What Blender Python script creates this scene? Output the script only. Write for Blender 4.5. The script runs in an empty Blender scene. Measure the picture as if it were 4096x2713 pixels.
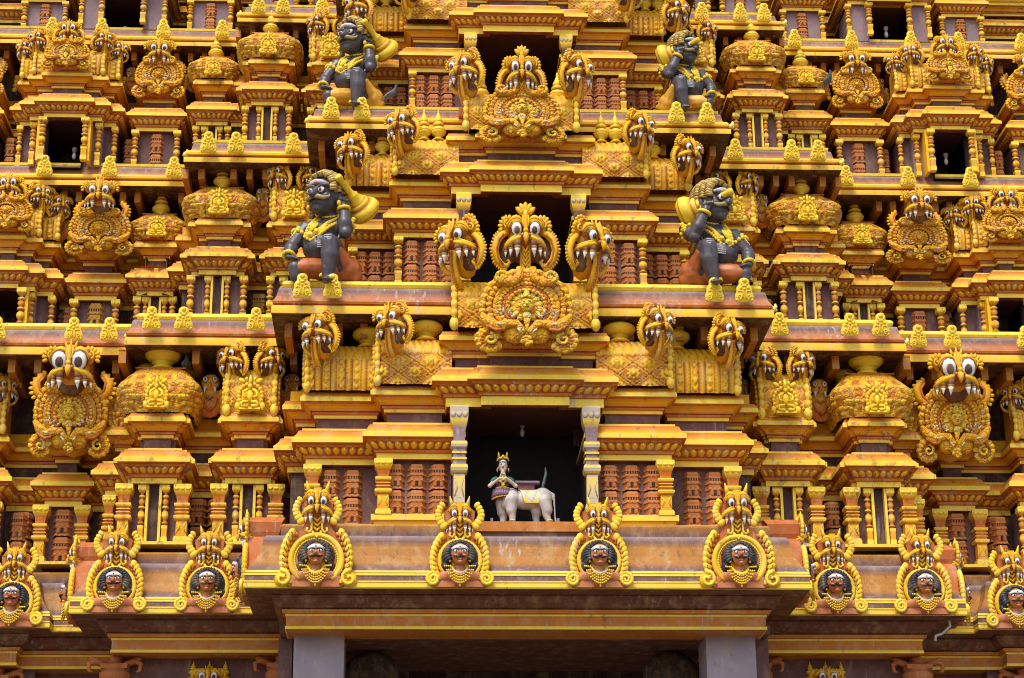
import bpy, math, random
from mathutils import Vector, Matrix, Euler
R = math.radians
sin, cos, pi = math.sin, math.cos, math.pi
random.seed(7)
S = bpy.context.scene
COL = S.collection
# ---------------------------------------------------------------- paint colours (linear base colours)
Y_ = (.90, .64, .055)      # bright yellow lips
G_ = (.86, .485, .010)      # golden ochre
O_ = (.76, .345, .007)     # orange ochre
A_ = (.53, .14, .012)     # orange red
D_ = (.30, .06, .014)     # dark brick red
B_ = (.44, .135, .028)     # brick terracotta
P_ = (.125, .062, .064)    # purple wall
Q_ = (.24, .17, .19)       # pale purple grey
K_ = (.52, .175, .030)     # eave orange
N_ = (.125, .050, .036)    # brown soffit
W_ = (.82, .80, .76)       # white
X_ = (.010, .008, .008)    # black
M_ = (.88, .60, .035)       # gold paint
C_ = (.52, .45, .32)       # bleached cream
BW = (.19, .085, .04)      # tooth root brown
SK = (.50, .165, .06)     # portrait skin
BD = (.068, .054, .058)    # dark statue body
def mixc(a, b, t): return tuple(a[i]*(1-t)+b[i]*t for i in range(3))
# ---------------------------------------------------------------- mesh builder
class MB:
    def __init__(s): s.v = []; s.f = []; s.c = []; s.sm = []; s.M = None
    def add(s, vs, fs, cols, smooth=False):
        n = len(s.v)
        if s.M is not None: vs = [tuple(s.M @ Vector(p)) for p in vs]
        s.v += [tuple(p) for p in vs]
        if isinstance(cols[0], (float, int)): cols = [cols]*len(vs)
        s.c += cols
        s.f += [tuple(i+n for i in f) for f in fs]
        s.sm += [smooth]*len(fs)
    def quad(s, a, b, c, d, col): s.add([a, b, c, d], [(0, 1, 2, 3)], col)
    def box(s, x0, x1, y0, y1, z0, z1, col):
        v = [(x, y, z) for z in (z0, z1) for y in (y0, y1) for x in (x0, x1)]
        s.add(v, [(0,2,3,1),(4,5,7,6),(0,1,5,4),(2,6,7,3),(0,4,6,2),(1,3,7,5)], col)
    def blob(s, c, r, col, rot=None, n=8, m=5, col2=None):
        # ellipsoid; col2 = colour at its -y pole side
        if isinstance(r, (int, float)): r = (r, r, r)
        vs = []; cs = []; E = Euler(rot).to_matrix() if rot else None
        for j in range(m+1):
            a = -pi/2+pi*j/m
            for i in range(n):
                b = 2*pi*i/n
                p = Vector((r[0]*cos(a)*cos(b), r[1]*cos(a)*sin(b), r[2]*sin(a)))
                if col2: cs.append(mixc(col, col2, max(0, min(1, .5-.9*p.z/r[2]))))
                else: cs.append(col)
                if E: p = E @ p
                vs.append((c[0]+p.x, c[1]+p.y, c[2]+p.z))
        fs = [(j*n+i, j*n+(i+1) % n, (j+1)*n+(i+1) % n, (j+1)*n+i) for j in range(m) for i in range(n)]
        s.add(vs, fs, cs, True)
    def tube(s, pts, rad, col, n=6, bead=0, col2=None, flat=1.0, cap=True):
        # swept tube through points; rad number or list; bead>0 = rope beads along it; flat squeezes y
        P = [Vector(p) for p in pts]
        if bead:
            Ls = [0]
            for a, b in zip(P, P[1:]): Ls.append(Ls[-1]+(b-a).length)
            k = max(2, int(Ls[-1]/bead)); m = k*4; Q = []; rr = []; cc = []
            for q in range(m+1):
                t = Ls[-1]*q/m; i = 0
                while i < len(Ls)-2 and Ls[i+1] < t: i += 1
                w = (t-Ls[i])/max(1e-9, Ls[i+1]-Ls[i]); Q.append(P[i].lerp(P[i+1], w))
                r0 = rad if isinstance(rad, (int, float)) else rad[i]*(1-w)+rad[i+1]*w
                e = abs(sin(pi*q/4)); rr.append(r0*(.62+.38*e)); cc.append(mixc(col2 or A_, col, e))
            P, rad, cols = Q, rr, cc
        else:
            cols = [col]*len(P)
            if col2: cols = [mixc(col, col2, i/(len(P)-1)) for i in range(len(P))]
            if isinstance(rad, (int, float)): rad = [rad]*len(P)
        vs = []; cs = []; up = Vector((0, -1, 0))
        for i, p in enumerate(P):
            t = (P[min(i+1, len(P)-1)]-P[max(i-1, 0)])
            t = t.normalized() if t.length > 1e-9 else Vector((0, 0, 1))
            a = up-t*up.dot(t)
            if a.length < .1: a = Vector((1, 0, 0))-t*t.x
            a.normalize(); b = t.cross(a)
            for k in range(n):
                w = 2*pi*k/n; o = a*cos(w)*rad[i]*flat+b*sin(w)*rad[i]
                vs.append(tuple(p+o)); cs.append(cols[i])
        m = len(P)
        fs = [(i*n+k, i*n+(k+1) % n, (i+1)*n+(k+1) % n, (i+1)*n+k) for i in range(m-1) for k in range(n)]
        if cap: fs += [tuple(range(n-1, -1, -1)), tuple(range((m-1)*n, m*n))]
        s.add(vs, fs, cs, True)
    def cone(s, a, b, r0, r1, col, col2=None, n=7): s.tube([a, b], [r0, r1], col, n, col2=col2)
    def fang(s, a, b, r):
        a = Vector(a); b = Vector(b); r *= 1.15
        L = lambda t: a.lerp(b, t)
        s.tube([a+(a-b)*.15, L(0), L(.15), L(.30)], [r*.4, r*.95, r*1.05, r*1.0], BW, 8)
        s.tube([L(.28), L(.42), L(.52)], [r*1.01, r*.88, r*.74], BW, 8, col2=(.72, .46, .10))
        s.tube([L(.47), L(.62), L(.82), b], [r*.82, r*.60, r*.30, .003], W_, 8)
    def grid(s, f, nu, nv, cf, smooth=True, wrap=False):
        vs = [f(i/nu, j/nv) for j in range(nv+1) for i in range(nu+1)]
        cs = [cf(i/nu, j/nv) for j in range(nv+1) for i in range(nu+1)]
        w = nu+1
        s.add(vs, [(j*w+i, j*w+i+1, (j+1)*w+i+1, (j+1)*w+i) for j in range(nv) for i in range(nu)], cs, smooth)
    def lathe(s, prof, c=(0, 0, 0), n=12, smooth=True, rot=0, sq=(1, 1)):
        # prof: (radius, z, colour)
        vs = []; cs = []
        for r, z, col in prof:
            for k in range(n):
                a = rot+2*pi*k/n; vs.append((c[0]+r*cos(a)*sq[0], c[1]+r*sin(a)*sq[1], c[2]+z)); cs.append(col)
        m = len(prof)
        fs = [(i*n+k, i*n+(k+1) % n, (i+1)*n+(k+1) % n, (i+1)*n+k) for i in range(m-1) for k in range(n)]
        fs += [tuple(range(n-1, -1, -1)), tuple(range((m-1)*n, m*n))]
        s.add(vs, fs, cs, smooth)
    def petals(s, c, r0, r1, a0, a1, n, col, col2=None, y=0, th=.03, sx=1.0, w=1.0, lift=0.0):
        # a row of leaves standing round an arc in the xz plane
        for i in range(n):
            a = a0+(a1-a0)*(i+.5)/n; d = (r1-r0); wd = abs(a1-a0)*(r0+r1)/2/n*.55*w
            cx, cz = c[0]+cos(a)*(r0+r1)/2*sx, c[2]+sin(a)*(r0+r1)/2
            s.blob((cx, c[1]+y, cz), (d*.58, th, wd), col, (0, -a, 0), 7, 4, None)
            if col2: s.blob((c[0]+cos(a)*(r0+d*.35)*sx, c[1]+y-th*.75, c[2]+sin(a)*(r0+d*.35)), (d*.26, th*.5, wd*.4), col2, (0, -a, 0), 5, 3)
    def spiral(s, c, r, turns, tr, col, a0=0, sgn=1, flat=1.0, bead=0, col2=None):
        n = int(12*turns)+2; pts = []; rs = []
        for i in range(n):
            t = i/(n-1); a = a0+sgn*2*pi*turns*t; q = r*(1-.88*t)
            pts.append((c[0]+cos(a)*q, c[1]-.25*tr*t, c[2]+sin(a)*q)); rs.append(tr*(1-.35*t))
        s.tube(pts, rs, col, 6, bead, col2, flat)
    def sweep(s, plan, prof, closed=False, cap=False, scale=1.0):
        # plan: (x,y) left to right round the front; prof: (offset, z, colour of the face below it | pair) bottom to top
        n = len(plan); nr = []
        segs = n if closed else n-1
        for i in range(segs):
            a, b = plan[i], plan[(i+1) % n]; dx, dy = b[0]-a[0], b[1]-a[1]; l = math.hypot(dx, dy) or 1
            nr.append((dy/l, -dx/l))
        off = []
        for i in range(n):
            if closed: n1, n2 = nr[i-1], nr[i]
            else: n1, n2 = nr[max(i-1, 0)], nr[min(i, n-2)]
            k = 1+n1[0]*n2[0]+n1[1]*n2[1]; k = max(k, .3)
            off.append(((n1[0]+n2[0])/k, (n1[1]+n2[1])/k))
        for j in range(1, len(prof)):
            o0, z0 = prof[j-1][0]*scale, prof[j-1][1]*scale; o1, z1, c = prof[j][0]*scale, prof[j][1]*scale, prof[j][2]
            if c is None: continue
            c0, c1 = c if isinstance(c[0], tuple) else (c, c)
            for i in range(segs):
                k = (i+1) % n
                s.add([(plan[i][0]+off[i][0]*o0, plan[i][1]+off[i][1]*o0, z0), (plan[k][0]+off[k][0]*o0, plan[k][1]+off[k][1]*o0, z0),
                       (plan[k][0]+off[k][0]*o1, plan[k][1]+off[k][1]*o1, z1), (plan[i][0]+off[i][0]*o1, plan[i][1]+off[i][1]*o1, z1)],
                      [(0, 1, 2, 3)], [c0, c0, c1, c1])
        if cap:
            for e, rv in ((0, True), (-1, False)):
                o, z = prof[e][0]*scale, prof[e][1]*scale
                vs = [(plan[i][0]+off[i][0]*o, plan[i][1]+off[i][1]*o, z) for i in range(n)]
                c = prof[1][2] if e == 0 else prof[-1][2]; c = c[-1] if isinstance(c[0], tuple) else c
                f = list(range(n)); s.add(vs, [tuple(f[::-1] if rv else f)], c)
        return off
    def mesh(s, name):
        me = bpy.data.meshes.new(name); me.from_pydata(s.v, [], s.f)
        at = me.attributes.new('Col', 'FLOAT_COLOR', 'POINT')
        fl = []
        for c in s.c: fl += [c[0], c[1], c[2], 1.0]
        at.data.foreach_set('color', fl)
        me.polygons.foreach_set('use_smooth', s.sm); me.validate(); me.update()
        return me
# ---------------------------------------------------------------- materials
def nodes(name):
    m = bpy.data.materials.new(name); m.use_nodes = True; nt = m.node_tree
    return m, nt, nt.nodes, nt.links, nt.nodes['Principled BSDF']
def paint(name, grime=0.0, bleach=1.0, rough=.5, metal=0.0, carve=0.0, bump=.25, var=.14, coat=0.0):
    m, nt, N, L, bs = nodes(name)
    at = N.new('ShaderNodeAttribute'); at.attribute_name = 'Col'
    ge = N.new('ShaderNodeNewGeometry')
    def noise(sc, scale, det=4, rg=.6):
        mp = N.new('ShaderNodeMapping'); mp.inputs['Scale'].default_value = sc; L.new(ge.outputs['Position'], mp.inputs['Vector'])
        n = N.new('ShaderNodeTexNoise'); n.inputs['Scale'].default_value = scale; n.inputs['Detail'].default_value = det; n.inputs['Roughness'].default_value = rg
        L.new(mp.outputs[0], n.inputs['Vector']); return n.outputs['Fac']
    def ramp(src, a, b, lo=0.0, hi=1.0):
        r = N.new('ShaderNodeMapRange'); r.inputs[1].default_value = a; r.inputs[2].default_value = b; r.inputs[3].default_value = lo; r.inputs[4].default_value = hi
        L.new(src, r.inputs[0]); return r.outputs[0]
    def mul(a, b):
        r = N.new('ShaderNodeMath'); r.operation = 'MULTIPLY'
        for i, q in enumerate((a, b)):
            if isinstance(q, float): r.inputs[i].default_value = q
            else: L.new(q, r.inputs[i])
        return r.outputs[0]
    def mix(fac, a, b, mode='MIX'):
        r = N.new('ShaderNodeMix'); r.data_type = 'RGBA'; r.blend_type = mode
        for k, q in ((0, fac), (6, a), (7, b)):
            if isinstance(q, (float, tuple)): r.inputs[k].default_value = q
            else: L.new(q, r.inputs[k])
        return r.outputs[2]
    big = noise((1, 1, 1), 1.1, 5); mid = noise((1, 1, 1), 9, 4, .7); st = noise((7, 7, .55), 1.6, 5, .65); fine = noise((1, 1, 1), 40, 3, .7)
    c = mix(ramp(mid, .3, .72, 0, var), at.outputs['Color'], (.62, .22, .008, 1), 'MIX')
    c = mix(ramp(noise((1, 1, .7), 3.3, 5, .7), .48, .68, 0, .30*min(bleach, 1.0)), c, (.60, .47, .24, 1))
    gm = N.new('ShaderNodeHueSaturation'); L.new(ramp(big, .3, .7, .90, 1.10), gm.inputs['Value']); L.new(c, gm.inputs['Color']); c = gm.outputs[0]
    if carve:
        vo = N.new('ShaderNodeTexVoronoi'); vo.feature = 'DISTANCE_TO_EDGE'; vo.inputs['Scale'].default_value = carve
        wp = N.new('ShaderNodeTexNoise'); wp.inputs['Scale'].default_value = 5; L.new(ge.outputs['Position'], wp.inputs['Vector'])
        va = N.new('ShaderNodeVectorMath'); va.operation = 'MULTIPLY_ADD'; va.inputs[1].default_value = (.25, .25, .25); L.new(wp.outputs['Color'], va.inputs[0]); L.new(ge.outputs['Position'], va.inputs[2])
        L.new(va.outputs[0], vo.inputs['Vector'])
        cell = ramp(vo.outputs['Distance'], .0, .22); c = mix(ramp(vo.outputs['Distance'], .01, .08, .45, 0.0), c, (.40, .095, .010, 1))
    bl = mul(ramp(st, .56, .70), ramp(noise((1, 1, .6), .9, 3), .50, .62))
    c = mix(mul(bl, .72*bleach), c, (.50, .44, .42, 1))
    gr = mul(ramp(noise((1, 1, .5), 5.5, 6, .75), .60-.09*grime, .70-.05*grime), ramp(noise((1, 1, 1), .8, 2), .46-.18*grime, .6-.15*grime))
    c = mix(mul(gr, .62), c, (.050, .030, .028, 1))
    sp = ramp(noise((1, 1, 1), 26, 2, .5), .70, .74)
    c = mix(mul(sp, .5*bleach), c, (.42, .40, .40, 1))
    L.new(c, bs.inputs['Base Color'])
    L.new(ramp(mid, .3, .7, rough-.1, rough+.14), bs.inputs['Roughness'])
    bs.inputs['Metallic'].default_value = metal
    bs.inputs['Specular IOR Level'].default_value = .22
    bs.inputs['Coat Weight'].default_value = coat; bs.inputs['Coat Roughness'].default_value = .25
    bp = N.new('ShaderNodeBump'); bp.inputs['Strength'].default_value = bump; bp.inputs['Distance'].default_value = .02
    if carve:
        b2 = N.new('ShaderNodeBump'); b2.inputs['Strength'].default_value = .55; b2.inputs['Distance'].default_value = .05; L.new(cell, b2.inputs['Height']); L.new(b2.outputs[0], bp.inputs['Normal'])
    hs = N.new('ShaderNodeMath'); hs.operation = 'ADD'; L.new(mid, hs.inputs[0]); L.new(fine, hs.inputs[1])
    L.new(hs.outputs[0], bp.inputs['Height']); L.new(bp.outputs[0], bs.inputs['Normal'])
    return m
PAINT = paint('painted_plaster', grime=.4, var=.14)
GRIMY = paint('mouldy_painted_plaster', grime=1.0, var=.22)
BLEACH = paint('rain_bleached_plaster', grime=.4, bleach=1.4)
CARVED = paint('carved_painted_plaster', grime=.3, var=.12, carve=6.5)
MOSSY = paint('mouldy_carved_plaster', grime=1.0, var=.2, carve=7.0)
GOLD = paint('gold_paint', bleach=.3, rough=.38, metal=.05, var=.08, bump=.12)
CLAY = paint('terracotta_paint', bleach=.4, rough=.62, var=.05)
STAT = paint('enamel_statue_paint', bleach=.8, rough=.36, var=.04, bump=.12)
STUCCO = paint('plain_stucco', bleach=.6, rough=.75, var=.08, bump=.4)
FEATHER = paint('feathers', bleach=0, rough=.7, var=.02)
# ---------------------------------------------------------------- object helpers
def root(name, label, cat, loc=(0, 0, 0), group=None, rz=0, sc=1):
    o = bpy.data.objects.new(name, None); COL.objects.link(o); o.location = loc; o.rotation_euler = (0, 0, rz)
    o.scale = (sc, sc, sc) if isinstance(sc, (int, float)) else sc; o.empty_display_size = .2
    o['label'] = label; o['category'] = cat
    if group: o['group'] = group
    return o
def part(name, me, mat, parent=None, loc=(0, 0, 0), rot=(0, 0, 0), sc=1, label=None):
    if isinstance(me, MB): me = me.mesh(name)
    if not me.materials: me.materials.append(mat)
    o = bpy.data.objects.new(name, me); COL.objects.link(o); o.parent = parent; o.location = loc; o.rotation_euler = rot
    o.scale = (sc, sc, sc) if isinstance(sc, (int, float)) else sc
    if label: o['label'] = label
    return o
def solo(name, me, mat, label, cat, loc=(0, 0, 0), rot=(0, 0, 0), sc=1, group=None):
    o = part(name, me, mat, None, loc, rot, sc, label); o['category'] = cat
    if group: o['group'] = group
    return o
ORD = ['first', 'second', 'third', 'fourth', 'fifth', 'sixth', 'seventh', 'eighth', 'ninth', 'tenth', 'eleventh', 'twelfth']
EXPO = 0.74
# ---------------------------------------------------------------- mouldings
def petal_row(mb, plan, ob, zb, ot, zt, pw, sc=1.0, c1=G_, c2=A_):
    n = len(plan); nr = []
    for a, b in zip(plan, plan[1:]):
        dx, dy = b[0]-a[0], b[1]-a[1]; l = math.hypot(dx, dy) or 1; nr.append((dy/l, -dx/l))
    off = []
    for i in range(n):
        n1, n2 = nr[max(i-1, 0)], nr[min(i, n-2)]; k = max(.3, 1+n1[0]*n2[0]+n1[1]*n2[1]); off.append(((n1[0]+n2[0])/k, (n1[1]+n2[1])/k))
    pw *= sc
    for i in range(n-1):
        P = lambda k, o, z: Vector((plan[k][0]+off[k][0]*o*sc, plan[k][1]+off[k][1]*o*sc, z*sc))
        b0, b1, t0, t1 = P(i, ob, zb), P(i+1, ob, zb), P(i, ot, zt), P(i+1, ot, zt)
        L = (t1-t0).length
        if L < pw*.8: continue
        m = max(1, round(L/pw)); nn = Vector((nr[i][0], nr[i][1], -.35)).normalized()
        for k in range(m):
            vs = []; cs = []
            for j in range(4):
                v = j/3; wd = (.5, .98, 1.0, .45)[j]
                for q in range(5):
                    u = (q/4-.5)*wd; uu = (k+.5+u*.94)/m
                    bp = b0.lerp(b1, uu); tp = t0.lerp(t1, uu); e = abs(q/4-.5)*2
                    h = (1-e*e)*(.35, .9, 1.0, .75)[j]
                    vs.append(bp.lerp(tp, .04+.92*v)+nn*(.045*sc*h+.004)); cs.append(mixc(c1, c2, e*e if 0 < j < 3 else .45+.5*e))
            mb.add(vs, [(j*5+q, j*5+q+1, j*5+q+6, j*5+q+5) for j in range(3) for q in range(4)], cs, True)
            tp = t0.lerp(t1, (k+.5)/m); bp = b0.lerp(b1, (k+.5)/m)
            p = bp.lerp(tp, .72)+nn*.05*sc
            mb.blob(p, .022*sc, Y_, None, 5, 3)
def block_plan(w, d, steps=(), cx=0):
    # wall line of a stepped block; steps = [(half width, how far it stands forward), ...] widest first
    pts = [(-w, d), (-w, 0)]; y = 0
    for h, p in steps: pts += [(-h, y), (-h, -p)]; y = -p
    back = [(-x, yy) for x, yy in reversed(pts)]
    return [(cx+x, yy) for x, yy in pts+back]
PK = mixc(A_, O_, .45)
def ent_prof(arch=.43, top=True):
    return [(-.3, -arch+.02, None), (-.02, -arch, D_), (0, -arch, Y_), (0, -.30, Y_), (-.03, -.298, A_), (.05, -.29, A_), (.06, -.235, A_), (.07, -.23, D_), (.2, -.075, (D_, D_)), (.22, -.03, A_),
            (.27, -.012, A_), (.31, 0, A_), (.31, .10, Y_), (.27, .135, (Y_, O_)), (.20, .22, (O_, PK)), (.17, .30, (PK, A_)), (.14, .325, A_), (.09, .325, A_), (.09, .385, Y_), (-.45, .39, A_)]
def entablature(plan, s, petals=True, arch=.43):
    mb = MB(); mb.sweep(plan, ent_prof(arch), scale=s)
    if petals: petal_row(mb, plan, .075, -.225, .20, -.075, .19, s)
    return mb
def crown_mould(plan, s):
    # the stepped moulding that widens upward over the dark neck
    mb = MB()
    mb.sweep(plan, [(-.25, .70, P_), (-.15, .70, O_), (-.15, .78, Y_), (-.11, .785, A_), (-.11, .835, A_), (-.07, .85, D_), (-.06, .90, (A_, O_)), (-.02, .94, (O_, G_)), (.08, .985, (G_, O_)),
                    (.09, .99, D_), (.09, 1.015, A_), (.15, 1.02, O_), (.15, 1.11, Y_), (.12, 1.15, (Y_, O_)), (.08, 1.24, (PK, A_)), (-.5, 1.25, A_)], scale=s)
    return mb
def neck(plan, s):
    mb = MB(); mb.sweep(plan, [(-.21, .38, P_), (-.21, .71, P_)], scale=s); return mb
_pc = {}
def pilaster_mesh(kind, hi, w):
    key = (kind, round(hi, 2), round(w, 3))
    if key in _pc: return _pc[key]
    mb = MB()
    if kind in ('square', 'bleached', 'dark'):
        c1, c2, c3, c4 = (Y_, G_, A_, O_) if kind == 'square' else (C_, M_, Q_, C_) if kind == 'bleached' else (Y_, G_, (.09, .035, .04), (.12, .05, .05))
        pr = [(.85, 0, c1), (.85, .07, c1), (.78, .075, c2), (.78, .10, c1), (.60, .115, c3), (.60, .15, c4), (.62, .16, c4), (.62, .35, (c4, c2)), (.60, .37, c4), (.68, .385, c3), (.88, .40, c2), (.95, .43, c1), (.88, .455, c2),
              (.70, .47, c3), (.70, .50, c3), (.82, .505, c2), (.82, .52, c2), (.66, .53, c3), (.66, .555, c3), (.80, .56, c3), (.80, .575, c2), (.66, .585, c3), (.66, .61, c3), (.84, .62, c1), (.90, .645, c1), (.84, .67, c2),
              (.62, .685, c3), (.62, .72, c3), (.70, .79, (c3, c3)), (.92, .86, (c3, c2)), (1.0, .90, (c2, c1)), (1.02, .985, c1), (.9, 1.0, c1)]
        sq = [(-w, w), (-w, -w), (w, -w), (w, w)]
        mb.sweep([(x, y) for x, y in sq], [(0, 0, c1)]+[((r-1)*w, z*hi, c) for r, z, c in pr], closed=True, cap=True)
        for k in (-1, 0, 1): mb.blob((k*w*.66, -w*1.0, hi*.915), (w*.34, w*.14, hi*.028), c1 if kind == 'square' else C_, None, 6, 4)
        # lens shaped panels on the shaft
        for sg in (-1, 1): mb.tube([(sg*w*.5, -w*.63, hi*.17), (sg*w*.22, -w*.68, hi*.255), (sg*w*.5, -w*.63, hi*.34)], w*.07, c1, 4)
        me = mb.mesh('pilaster')
        if kind == 'bleached': me.materials.append(BLEACH)
    else:
        pr = [(.8, 0, Y_), (.8, .10, Y_), (.7, .11, G_), (.72, .24, O_), (.8, .26, Y_), (.8, .30, Y_)]
        sq = [(-w, w), (-w, -w), (w, -w), (w, w)]
        mb.sweep(sq, [((r-1)*w, z*hi, c) for r, z, c in pr], closed=True, cap=True)
        la = [(.55, .30, D_), (.7, .33, A_), (.95, .345, G_), (.6, .37, D_), (.55, .40, A_), (.85, .43, O_), (.98, .48, Y_), (.85, .53, O_), (.5, .56, D_), (.55, .59, A_), (.92, .60, Y_), (.92, .62, Y_), (.55, .635, D_), (.60, .66, A_), (.88, .70, O_),
              (.80, .74, A_), (.52, .77, D_), (.9, .79, Y_), (.9, .81, G_), (.5, .83, D_), (.75, .87, A_)]
        mb.lathe([(r*w, z*hi, c) for r, z, c in la], n=8, rot=pi/8)
        mb.sweep(sq, [(-.35*w, .86*hi, A_), (0, .90*hi, (A_, G_)), (.08*w, .915*hi, Y_), (.08*w, .985*hi, Y_), (-.1*w, hi, Y_)], closed=True, cap=True)
        for k in (-1, 1): mb.blob((k*w*.5, -w*1.06, hi*.925), (w*.42, w*.14, hi*.03), Y_, None, 6, 4)
        me = mb.mesh('pilaster')
    _pc[key] = me; return me
_lc = {}
def lattice_mesh(w, hi, col=B_):
    # terracotta tower of little storeys with black boxes painting in the dark of its holes (half width w, height hi)
    key = (round(w, 2), round(hi, 2), col)
    if key in _lc: return _lc[key]
    mb = MB(); d = w*.9
    def pl(k, yk): return [(-w*k, d), (-w*k, w*.35), (-w*k*.62, -w*.28*yk), (w*k*.62, -w*.28*yk), (w*k, w*.35), (w*k, d)]
    c2 = mixc(col, X_, .6); cl = mixc(col, (.7, .3, .1), .35)
    pr = [(1.0, 0, col), (1.0, .07, cl), (.90, .10, c2), (.84, .12, col), (.84, .28, col), (.86, .29, c2), (1.0, .31, col), (1.0, .37, cl), (.92, .40, c2), (.90, .42, col), (.92, .50, col), (1.02, .53, c2), (1.04, .60, cl), (.94, .64, col), (.86, .66, c2), (.86, .75, col),
          (.96, .76, c2), (.98, .82, cl), (.92, .90, col), (.80, .98, cl), (.3, 1.0, cl)]
    for (k0, z0, _), (k1, z1, c) in zip(pr, pr[1:]):
        a, b = pl(k0, k0), pl(k1, k1)
        for i in range(5): mb.add([(*a[i], z0*hi), (*a[i+1], z0*hi), (*b[i+1], z1*hi), (*b[i], z1*hi)], [(0, 1, 2, 3)], c)
    y = -w*.28*.86
    mb.box(-w*.15, w*.15, y-.03*w, y+.1, .10*hi, .32*hi, X_)
    for sg in (-1, 1): mb.box(sg*w*.33-w*.12, sg*w*.33+w*.12, y-.10*w, y+.1, .13*hi, .29*hi, col)
    for k in (-1.5, -.5, .5, 1.5): mb.box(k*w*.27-w*.07, k*w*.27+w*.07, -w*.28*.9-.015*w, .05, .665*hi, .745*hi, X_)
    for sg in (-1.2, 0, 1.2):
        for zz, k in ((.34, .98), (.555, 1.0), (.02, .98)): mb.box(sg*w*.42-w*.13, sg*w*.42+w*.13, -w*.28*k-.07*w, 0, zz*hi, (zz+.06)*hi, cl)
    me = mb.mesh('lattice_panel'); me.materials.append(CLAY); _lc[key] = me; return me
# ---------------------------------------------------------------- vault, dome, finial
VA0, VA1 = R(-30), R(64)
def vault(w, hi, r, pattern, p=.3, x0=None, x1=None):
    mb = MB(); x0 = -w if x0 is None else x0; x1 = w if x1 is None else x1
    A0, A1 = VA0, VA1; H = hi/(sin(A1)-sin(A0)); zc = -H*sin(A0)
    nu = max(16, int((x1-x0)/.027)); nv = 40
    def dec(u, v):
        x = x0+(x1-x0)*u
        if v > .96: return (.0, mixc(O_, A_, .5))
        if v > .76:
            q = (x/.14+(v-.76)*2.5) % 1; e = abs(q-.5)*2; return (.03*(1-e), mixc(G_, A_, e*e*.9))
        if v > .64: q = (x/.2) % 1; e = abs(q-.5)*2; return (.02*(1-e*e) if e < .7 else 0, G_ if e < .7 else O_)
        if v > .56:
            if v > .625 or v < .57: return (-.01, A_)
            q = (x/.075) % 1; e = abs(q-.5)*2; return (.04*(1-e*.7), mixc(Y_, A_, e*.7))
        if pattern == 'rib':
            q = (x/p) % 1
            if q < .42:
                e = abs(q-.21)/.21; b = abs(((v*17+(.5 if q > .21 else 0)) % 1)-.5)*2; return (.05*(1-e*e)+.02*b, mixc(mixc(Y_, G_, .5), A_, min(1, b*.5+e*e*.7)))
            e = abs(q-.71)/.29; f = abs(((v*7) % 1)-.5)*2
            if e > .80: return (-.01, D_)
            k = e*e*1.6+f*f; return (.012+(.025 if k < .42 else 0), mixc(Y_, G_, .5) if k < .42 else (A_ if k < .62 else G_))
        if pattern == 'plain': return (.01*sin(x*30)*sin(v*30), O_)
        a = (x/p+v*2.4) % 1; b = (x/p-v*2.4) % 1
        ea, eb = min(a, 1-a), min(b, 1-b); e = min(ea, eb)
        if e < .035: return (-.012, D_)
        if e < .09: return (.018, G_)
        red = int(math.floor(x/p+v*2.4)+math.floor(x/p-v*2.4)) % 2
        ca, cb = (a-.5), (b-.5); k = (ca*ca+cb*cb)**.5; an = math.atan2(ca, cb)
        if k < .09: return (.075, Y_)
        if k < .14: return (.02, A_)
        if k < .29+.05*cos(an*8): return (.035, mixc(Y_, G_, .6))
        return (0, A_ if red else mixc(A_, O_, .7))
    def f(u, v):
        a = A0+(A1-A0)*v; h = dec(u, v)[0]; y = -r*cos(a); z = zc+H*sin(a)
        return (x0+(x1-x0)*u, y-h*cos(a), z+h*sin(a))
    mb.grid(f, nu, nv, lambda u, v: dec(u, v)[1])
    pts = [(-r*cos(A0+(A1-A0)*j/10), zc+H*sin(A0+(A1-A0)*j/10)) for j in range(11)]
    for x in (x0, x1):
        vs = [(x, a, b) for a, b in pts]+[(x, r*.9, pts[-1][1]), (x, r*.9, 0)]
        mb.add(vs, [tuple(range(len(vs)))], O_)
    mb.quad((x0, r*.9, 0), (x1, r*.9, 0), (x1, r*.9, hi), (x0, r*.9, hi), O_)
    mb.quad((x0, pts[-1][0], hi), (x1, pts[-1][0], hi), (x1, r*.9, hi), (x0, r*.9, hi), O_)
    return mb
def vault_rope(x, w_, hi, r, k=1.0):
    mb = MB(); A0, A1 = VA0, VA1; H = hi/(sin(A1)-sin(A0)); zc = -H*sin(A0)
    pts = [(x, -(r+.03)*cos(A0+(A1-A0)*j/14), zc+(H+.02)*sin(A0+(A1-A0)*j/14)) for j in range(15)]
    mb.tube(pts, w_, Y_, 6, bead=w_*2.2*k, col2=O_)
    mb.blob((x, pts[0][1]-.03, .06), (w_*1.3, w_*1.3, w_*2.0), Y_, None, 8, 5)
    return mb
def gable(hi, r):
    # ribbed end face of a vault seen from its side (x = 0 plane, looking along -x)
    mb = MB(); A0, A1 = VA0, VA1; H = hi/(sin(A1)-sin(A0)); zc = -H*sin(A0)
    for k, c in ((.82, G_), (.62, A_), (.44, G_), (.27, O_)):
        mb.tube([(-.04-.05*k, -r*k*cos(A0+(R(180)-2*A0)*j/16), zc+H*k*sin(A0+(R(180)-2*A0)*j/16)) for j in range(17)], .05, c, 6, bead=.12)
    for j in range(9):
        a = A0+(R(180)-2*A0)*(j+.5)/9; mb.blob((-.03, -r*1.05*cos(a), zc+H*1.03*sin(a)), (.04, .09, .09), G_, None, 6, 4)
    return mb
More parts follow.
